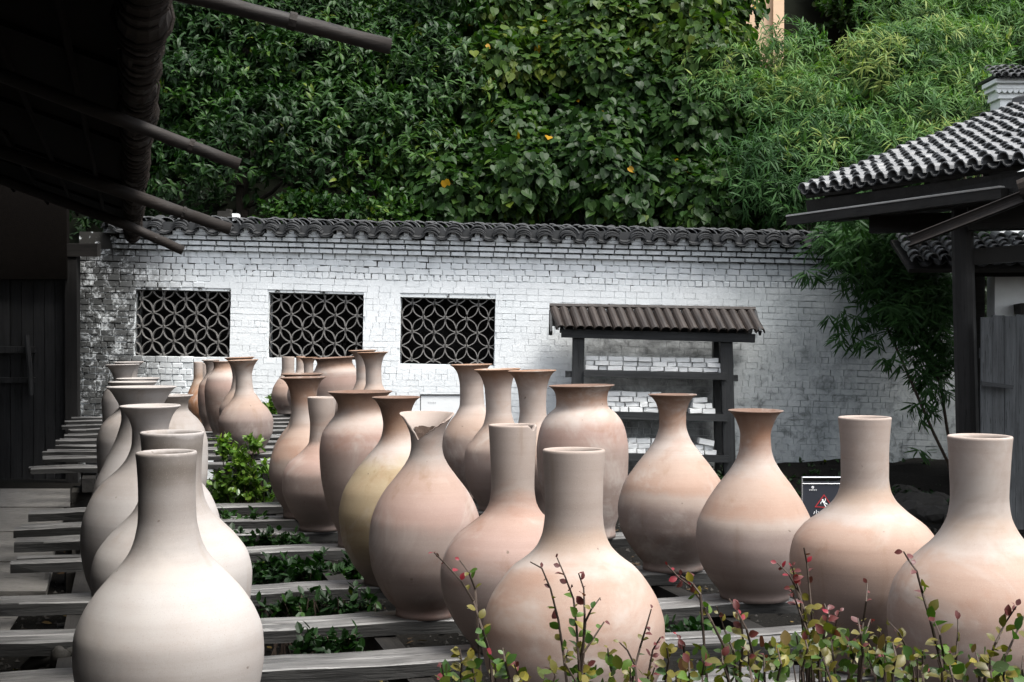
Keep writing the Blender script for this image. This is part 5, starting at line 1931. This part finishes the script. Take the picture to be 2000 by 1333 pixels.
# ------------------------------------------------------------------ red and green shrubs in the foreground
FL = {
    'red': [(0, (.15, .009, .016)), (1, (.22, .018, .03))],
    'maroon': [(0, (.06, .016, .016)), (1, (.11, .03, .028))],
    'olive': [(0, (.075, .07, .013)), (1, (.14, .115, .02))],
    'green': [(0, (.04, .085, .012)), (1, (.09, .15, .018))],
    'gold': [(0, (.17, .15, .02)), (1, (.24, .18, .02))],
    'dark': [(0, (.03, .07, .015)), (1, (.05, .10, .02))],
}
FM = {k: leafmat('leaf_' + k, c, .42, .35, .28) for k, c in FL.items()}


def oval_leaf(m, fold, curl):
    v, tv = [], []
    rows = [(0, 0), (.12, .17), (.35, .33), (.62, .34), (.85, .18), (1, 0)]
    for t, w in rows:
        for s in ((-1, 0, 1) if w else (0,)):
            v.append((t, s * w, abs(s) * w * fold - curl * t * t))
    f = [(0, 2, 1), (0, 3, 2)]
    for i in range(3):
        a = 1 + i * 3
        f += [(a, a + 1, a + 4, a + 3), (a + 1, a + 2, a + 5, a + 4)]
    f += [(10, 11, 13), (11, 12, 13)]
    me = bpy.data.meshes.new('leaf')
    me.from_pydata(v, [], f)
    me.materials.append(m)
    me.polygons.foreach_set('use_smooth', [True] * len(me.polygons))
    at = me.attributes.new('tint', 'FLOAT', 'POINT')
    at.data.foreach_set('value', [random.random()] * len(v))
    return me


LM = {k: [oval_leaf(FM[k], random.uniform(.1, .5), random.uniform(-.1, .35)) for _ in range(4)] for k in FM}
SHR = {}


def fshrub(key, label, bx, d):
    SHR[key] = thing('red_leaf_shrub', label, 'shrub', (P(bx, 640, d).x, d, 0.0), None, 'red-tipped shrubs in the foreground')
    SHR[key]['n'] = 0


def sprig(key, pts, d, leafy=1.0, tip='red', low='green', ln=24, y_red=None):
    """A stem through photo pixels from tip to base with alternate leaves."""
    t = SHR[key]
    q = [P(x, y, d + random.uniform(-.03, .03)) - t.location for x, y in pts]
    last = q[-1]
    base = Vector((random.uniform(-.12, .12), random.uniform(-.06, .06), 0.0))
    q2 = q + [last.lerp(base, .5) + Vector((0, 0, 0)), base]
    n = len(q2)
    rad = [.0016 + (.0048 - .0016) * i / (n - 1) for i in range(n)]
    st = MB().tube(q2, rad, 5).build('stem', M['twig'], t)
    # resample the seen part
    seg = []
    for a, b in zip(q[:-1], q[1:]):
        L = (b - a).length
        k = max(1, int(L / (.017 / leafy)))
        for i in range(k):
            seg.append((a.lerp(b, i / k), (a - b).normalized()))
    for i, (p, dr) in enumerate(seg):
        f = i / max(len(seg) - 1, 1)
        for side in ((1, -1) if random.random() < .35 * leafy else (random.choice((1, -1)),)):
            if random.random() < .15 or t['n'] >= 292:
                continue
            ang = random.uniform(0, 6.28)
            perp = dr.cross(Vector((math.cos(ang), math.sin(ang), .2))).normalized()
            perp = (perp + Vector((side * .8, 0, 0))).normalized()
            ax = (dr * random.uniform(.25, .9) + perp * random.uniform(.6, 1.0) + Vector((0, 0, random.uniform(-.2, .25)))).normalized()
            nm = (Vector((0, -.55, .75)) + Vector((random.uniform(-.8, .8), random.uniform(-.6, .6), random.uniform(-.5, .5)))).normalized()
            y_ = ax.cross(nm).normalized() * -1
            z_2 = ax.cross(y_)
            s = ln / FOC * d * (0.46 + .56 * min(1, f * 1.8 + .10)) * random.uniform(.6, 1.2)
            if f < .30:
                c = random.choice((tip, tip, 'maroon'))
            elif f < .55:
                c = random.choice((tip if tip != 'red' else 'maroon', 'olive', low))
            else:
                c = random.choice((low, low, 'olive', 'gold' if random.random() < .3 else low, 'dark'))
            mt = Matrix((ax, y_, z_2)).transposed().to_4x4()
            o = bpy.data.objects.new('leaf', random.choice(LM[c]))
            COL.objects.link(o)
            o.parent = t
            o.matrix_local = Matrix.Translation(p + ax * s * .12) @ mt @ Matrix.Diagonal((s, s, s, 1))
            t['n'] += 1
    return st


fshrub('a', 'red-tipped shrub in front of the lipped peach vase, sprigs reaching its shoulder', 1060, 3.35)
fshrub('b', 'red-tipped shrub with crimson leaves between the lipped peach vase and the pear-shaped vases', 1400, 3.3)
fshrub('c', 'dense red-tipped shrub in front of the straight-necked peach vase', 1610, 3.2)
fshrub('d', 'green-leaved red-tipped shrub in front of the vase cut off by the right edge', 1860, 3.1)
sprig('a', [(848, 1080), (868, 1100), (900, 1135), (925, 1175), (942, 1230), (958, 1280), (962, 1345)], 3.4, .8)
sprig('a', [(898, 1095), (915, 1118), (928, 1150), (930, 1185)], 3.42, .6, 'red')
sprig('a', [(1036, 1098), (1058, 1110), (1075, 1150), (1090, 1210), (1100, 1275), (1108, 1345)], 3.35, .8, 'maroon')
sprig('a', [(1088, 1090), (1103, 1125), (1120, 1170), (1126, 1225), (1130, 1290), (1133, 1350)], 3.32, .85, 'maroon')
sprig('a', [(1130, 1120), (1140, 1150), (1142, 1200), (1140, 1250), (1132, 1300)], 3.3, .9, 'maroon')
sprig('a', [(1172, 1168), (1155, 1190), (1143, 1215)], 3.3, .9, 'maroon', 'olive', 18)
sprig('a', [(1180, 1215), (1160, 1245), (1140, 1275)], 3.3, 1, 'maroon', 'green', 22)
sprig('a', [(1272, 1190), (1262, 1225), (1250, 1265), (1238, 1310), (1232, 1350)], 3.35, 1, 'maroon', 'olive', 18)
sprig('a', [(1290, 1245), (1275, 1270), (1268, 1310), (1262, 1350)], 3.3, 1.1, 'maroon', 'olive', 20)
sprig('a', [(1210, 1255), (1225, 1270), (1240, 1300), (1245, 1345)], 3.25, .9, 'olive', 'green', 26)
for i in range(11):
    x = 850 + i * 42 + random.uniform(-14, 14)
    y = random.uniform(1265, 1305)
    sprig('a', [(x, y), (x + random.uniform(-8, 12), y + 26), (x + random.uniform(-5, 16), y + 60)], 3.2 + random.uniform(-.15, .2), 1.25, random.choice(('maroon', 'olive', 'olive', 'green', 'olive')), random.choice(('green', 'olive')), 27)
sprig('b', [(1322, 1240), (1335, 1262), (1338, 1290), (1340, 1345)], 3.35, .9, 'red', 'maroon', 22)
sprig('b', [(1304, 1105), (1325, 1128), (1348, 1145), (1370, 1175), (1390, 1215), (1412, 1260), (1425, 1345)], 3.3, 1.0, 'red', 'green', 24)
sprig('b', [(1330, 1125), (1352, 1140), (1368, 1160)], 3.3, 1.4, 'red', 'red', 24)
sprig('b', [(1424, 1170), (1440, 1195), (1458, 1230), (1470, 1275), (1480, 1345)], 3.25, 1.1, 'red', 'green', 26)
sprig('b', [(1436, 1180), (1448, 1215), (1452, 1255), (1446, 1300)], 3.3, 1.1, 'red', 'olive', 24)
sprig('b', [(1400, 1185), (1415, 1230), (1432, 1270), (1440, 1340)], 3.3, .9, 'olive', 'green', 24)
for i in range(6):
    x = 1310 + i * 36 + random.uniform(-12, 12)
    y = random.uniform(1262, 1300)
    sprig('b', [(x, y), (x + random.uniform(-8, 12), y + 26), (x + random.uniform(-5, 16), y + 60)], 3.15 + random.uniform(-.15, .15), 1.2, random.choice(('maroon', 'olive', 'green', 'olive')), random.choice(('green', 'olive')), 28)
sprig('c', [(1570, 1070), (1576, 1100), (1580, 1140), (1584, 1190), (1592, 1250), (1606, 1340)], 3.25, .95, 'red', 'olive', 22)
sprig('c', [(1518, 1100), (1540, 1122), (1556, 1150), (1570, 1190), (1580, 1250), (1585, 1340)], 3.22, 1.1, 'red', 'olive', 24)
sprig('c', [(1546, 1105), (1555, 1135), (1563, 1160)], 3.22, 1.2, 'red', 'maroon', 20)
sprig('c', [(1545, 1150), (1560, 1190), (1575, 1230), (1590, 1330)], 3.2, 1.3, 'maroon', 'olive', 24)
sprig('c', [(1610, 1180), (1618, 1200), (1610, 1240), (1600, 1290), (1602, 1345)], 3.15, 1.2, 'red', 'green', 26)
sprig('c', [(1640, 1195), (1630, 1230), (1622, 1280), (1620, 1340)], 3.2, 1.2, 'maroon', 'olive', 25)
sprig('c', [(1694, 1140), (1692, 1175), (1686, 1215), (1680, 1270), (1676, 1345)], 3.25, .8, 'maroon', 'olive', 20)
sprig('c', [(1700, 1210), (1690, 1240), (1682, 1280)], 3.2, 1.2, 'red', 'green', 22)
sprig('c', [(1720, 1235), (1712, 1260), (1708, 1345)], 3.15, 1.2, 'olive', 'green', 26)
for i in range(9):
    x = 1525 + i * 25 + random.uniform(-12, 12)
    y = random.uniform(1200, 1270)
    sprig('c', [(x, y), (x + random.uniform(-8, 12), y + 30), (x + random.uniform(-5, 16), y + 75)], 3.1 + random.uniform(-.15, .15), 1.25, random.choice(('maroon', 'olive', 'green', 'olive')), random.choice(('green', 'olive')), 27)
sprig('d', [(1765, 1078), (1775, 1095), (1790, 1115), (1802, 1160), (1818, 1215), (1832, 1270), (1850, 1345)], 3.1, .95, 'maroon', 'green', 30)
sprig('d', [(1735, 1215), (1755, 1235), (1775, 1275), (1790, 1345)], 3.12, 1.0, 'olive', 'green', 30)
sprig('d', [(1985, 1185), (1965, 1215), (1945, 1255), (1928, 1300), (1920, 1345)], 3.1, 1.0, 'maroon', 'olive', 30)
sprig('d', [(2005, 1195), (1985, 1235), (1965, 1280)], 3.05, 1.0, 'olive', 'dark', 32)
sprig('d', [(1870, 1195), (1872, 1230), (1868, 1280), (1862, 1345)], 3.15, .8, 'maroon', 'olive', 22)
sprig('d', [(1825, 1215), (1835, 1240), (1845, 1290)], 3.05, 1, 'olive', 'green', 34)
for i in range(9):
    x = 1745 + i * 31 + random.uniform(-12, 12)
    y = random.uniform(1255, 1300)
    sprig('d', [(x, y), (x + random.uniform(-8, 12), y + 26), (x + random.uniform(-5, 16), y + 60)], 3.0 + random.uniform(-.12, .15), 1.2, random.choice(('gold', 'olive', 'green')), random.choice(('green', 'olive')), 30)
MIXED = leafmat('leaf_mixed', [(0, (0.0168, 0.0364, 0.0067)), (.3, (0.0392, 0.0672, 0.0090)), (.55, (0.0840, 0.0896, 0.0123)), (.75, (0.1344, 0.1120, 0.0168)), (.9, (0.0728, 0.0252, 0.0224)), (1, (0.1680, 0.0168, 0.0252))], .42, .35, .28)
OVL = np.array([v.co for v in LM['green'][0].vertices])
OVF = []
for pl in LM['green'][0].polygons:
    vs_ = list(pl.vertices)
    for i in range(1, len(vs_) - 1):
        OVF.append((vs_[0], vs_[i], vs_[i + 1]))
OVF = np.array(OVF)


def understorey(key, x0, x1, ytop, n, d):
    """The dense lower leaves of a shrub, too many to count."""
    t = SHR[key]
    ps = []
    for i in range(n):
        x = random.uniform(x0, x1)
        y = ytop(x) + abs(random.gauss(0, 1)) * 42 + random.uniform(0, 30)
        ps.append(P(x, y, d + random.uniform(-.18, .22)) - t.location)
    ps = np.array(ps)
    ax = rnd(n) + np.array([0, -.1, .35])
    nr = rnd(n) * .9 + np.array([0, -.5, .8])
    v, f = stamp(OVL, OVF, ps, ax, nr, RNG.uniform(14, 34, n) / FOC * d)
    tint = np.clip(RNG.beta(1.6, 2.4, n) + (RNG.random(n) < .03) * .6, 0, 1)
    tag(link('foliage', tri_mesh('foliage', v, f, MIXED, np.repeat(tint, len(OVL)), True), t), kind='stuff')
    mb = MB()
    for i in range(0, n, 15):
        p = Vector(ps[i])
        mb.tube([p, p * .6 + Vector((random.uniform(-.03, .03), 0, p.z * .12)), Vector((random.uniform(-.2, .2), random.uniform(-.1, .1), 0))], [.0016, .003, .005], 4)
    mb.build('stems', M['twig'], t)


understorey('a', 835, 1275, lambda x: 1278 + 22 * math.sin(x * .031) + 12, 85, 3.25)
understorey('b', 1275, 1500, lambda x: 1262 + 20 * math.sin(x * .045) + 12, 70, 3.25)
understorey('c', 1500, 1730, lambda x: 1205 + 35 * abs(x - 1600) / 100 + 15, 150, 3.2)
understorey('d', 1720, 2030, lambda x: 1268 - 22 * math.sin((x - 1720) * .012) + 15, 105, 3.1)
for t in SHR.values():
    del t['n']
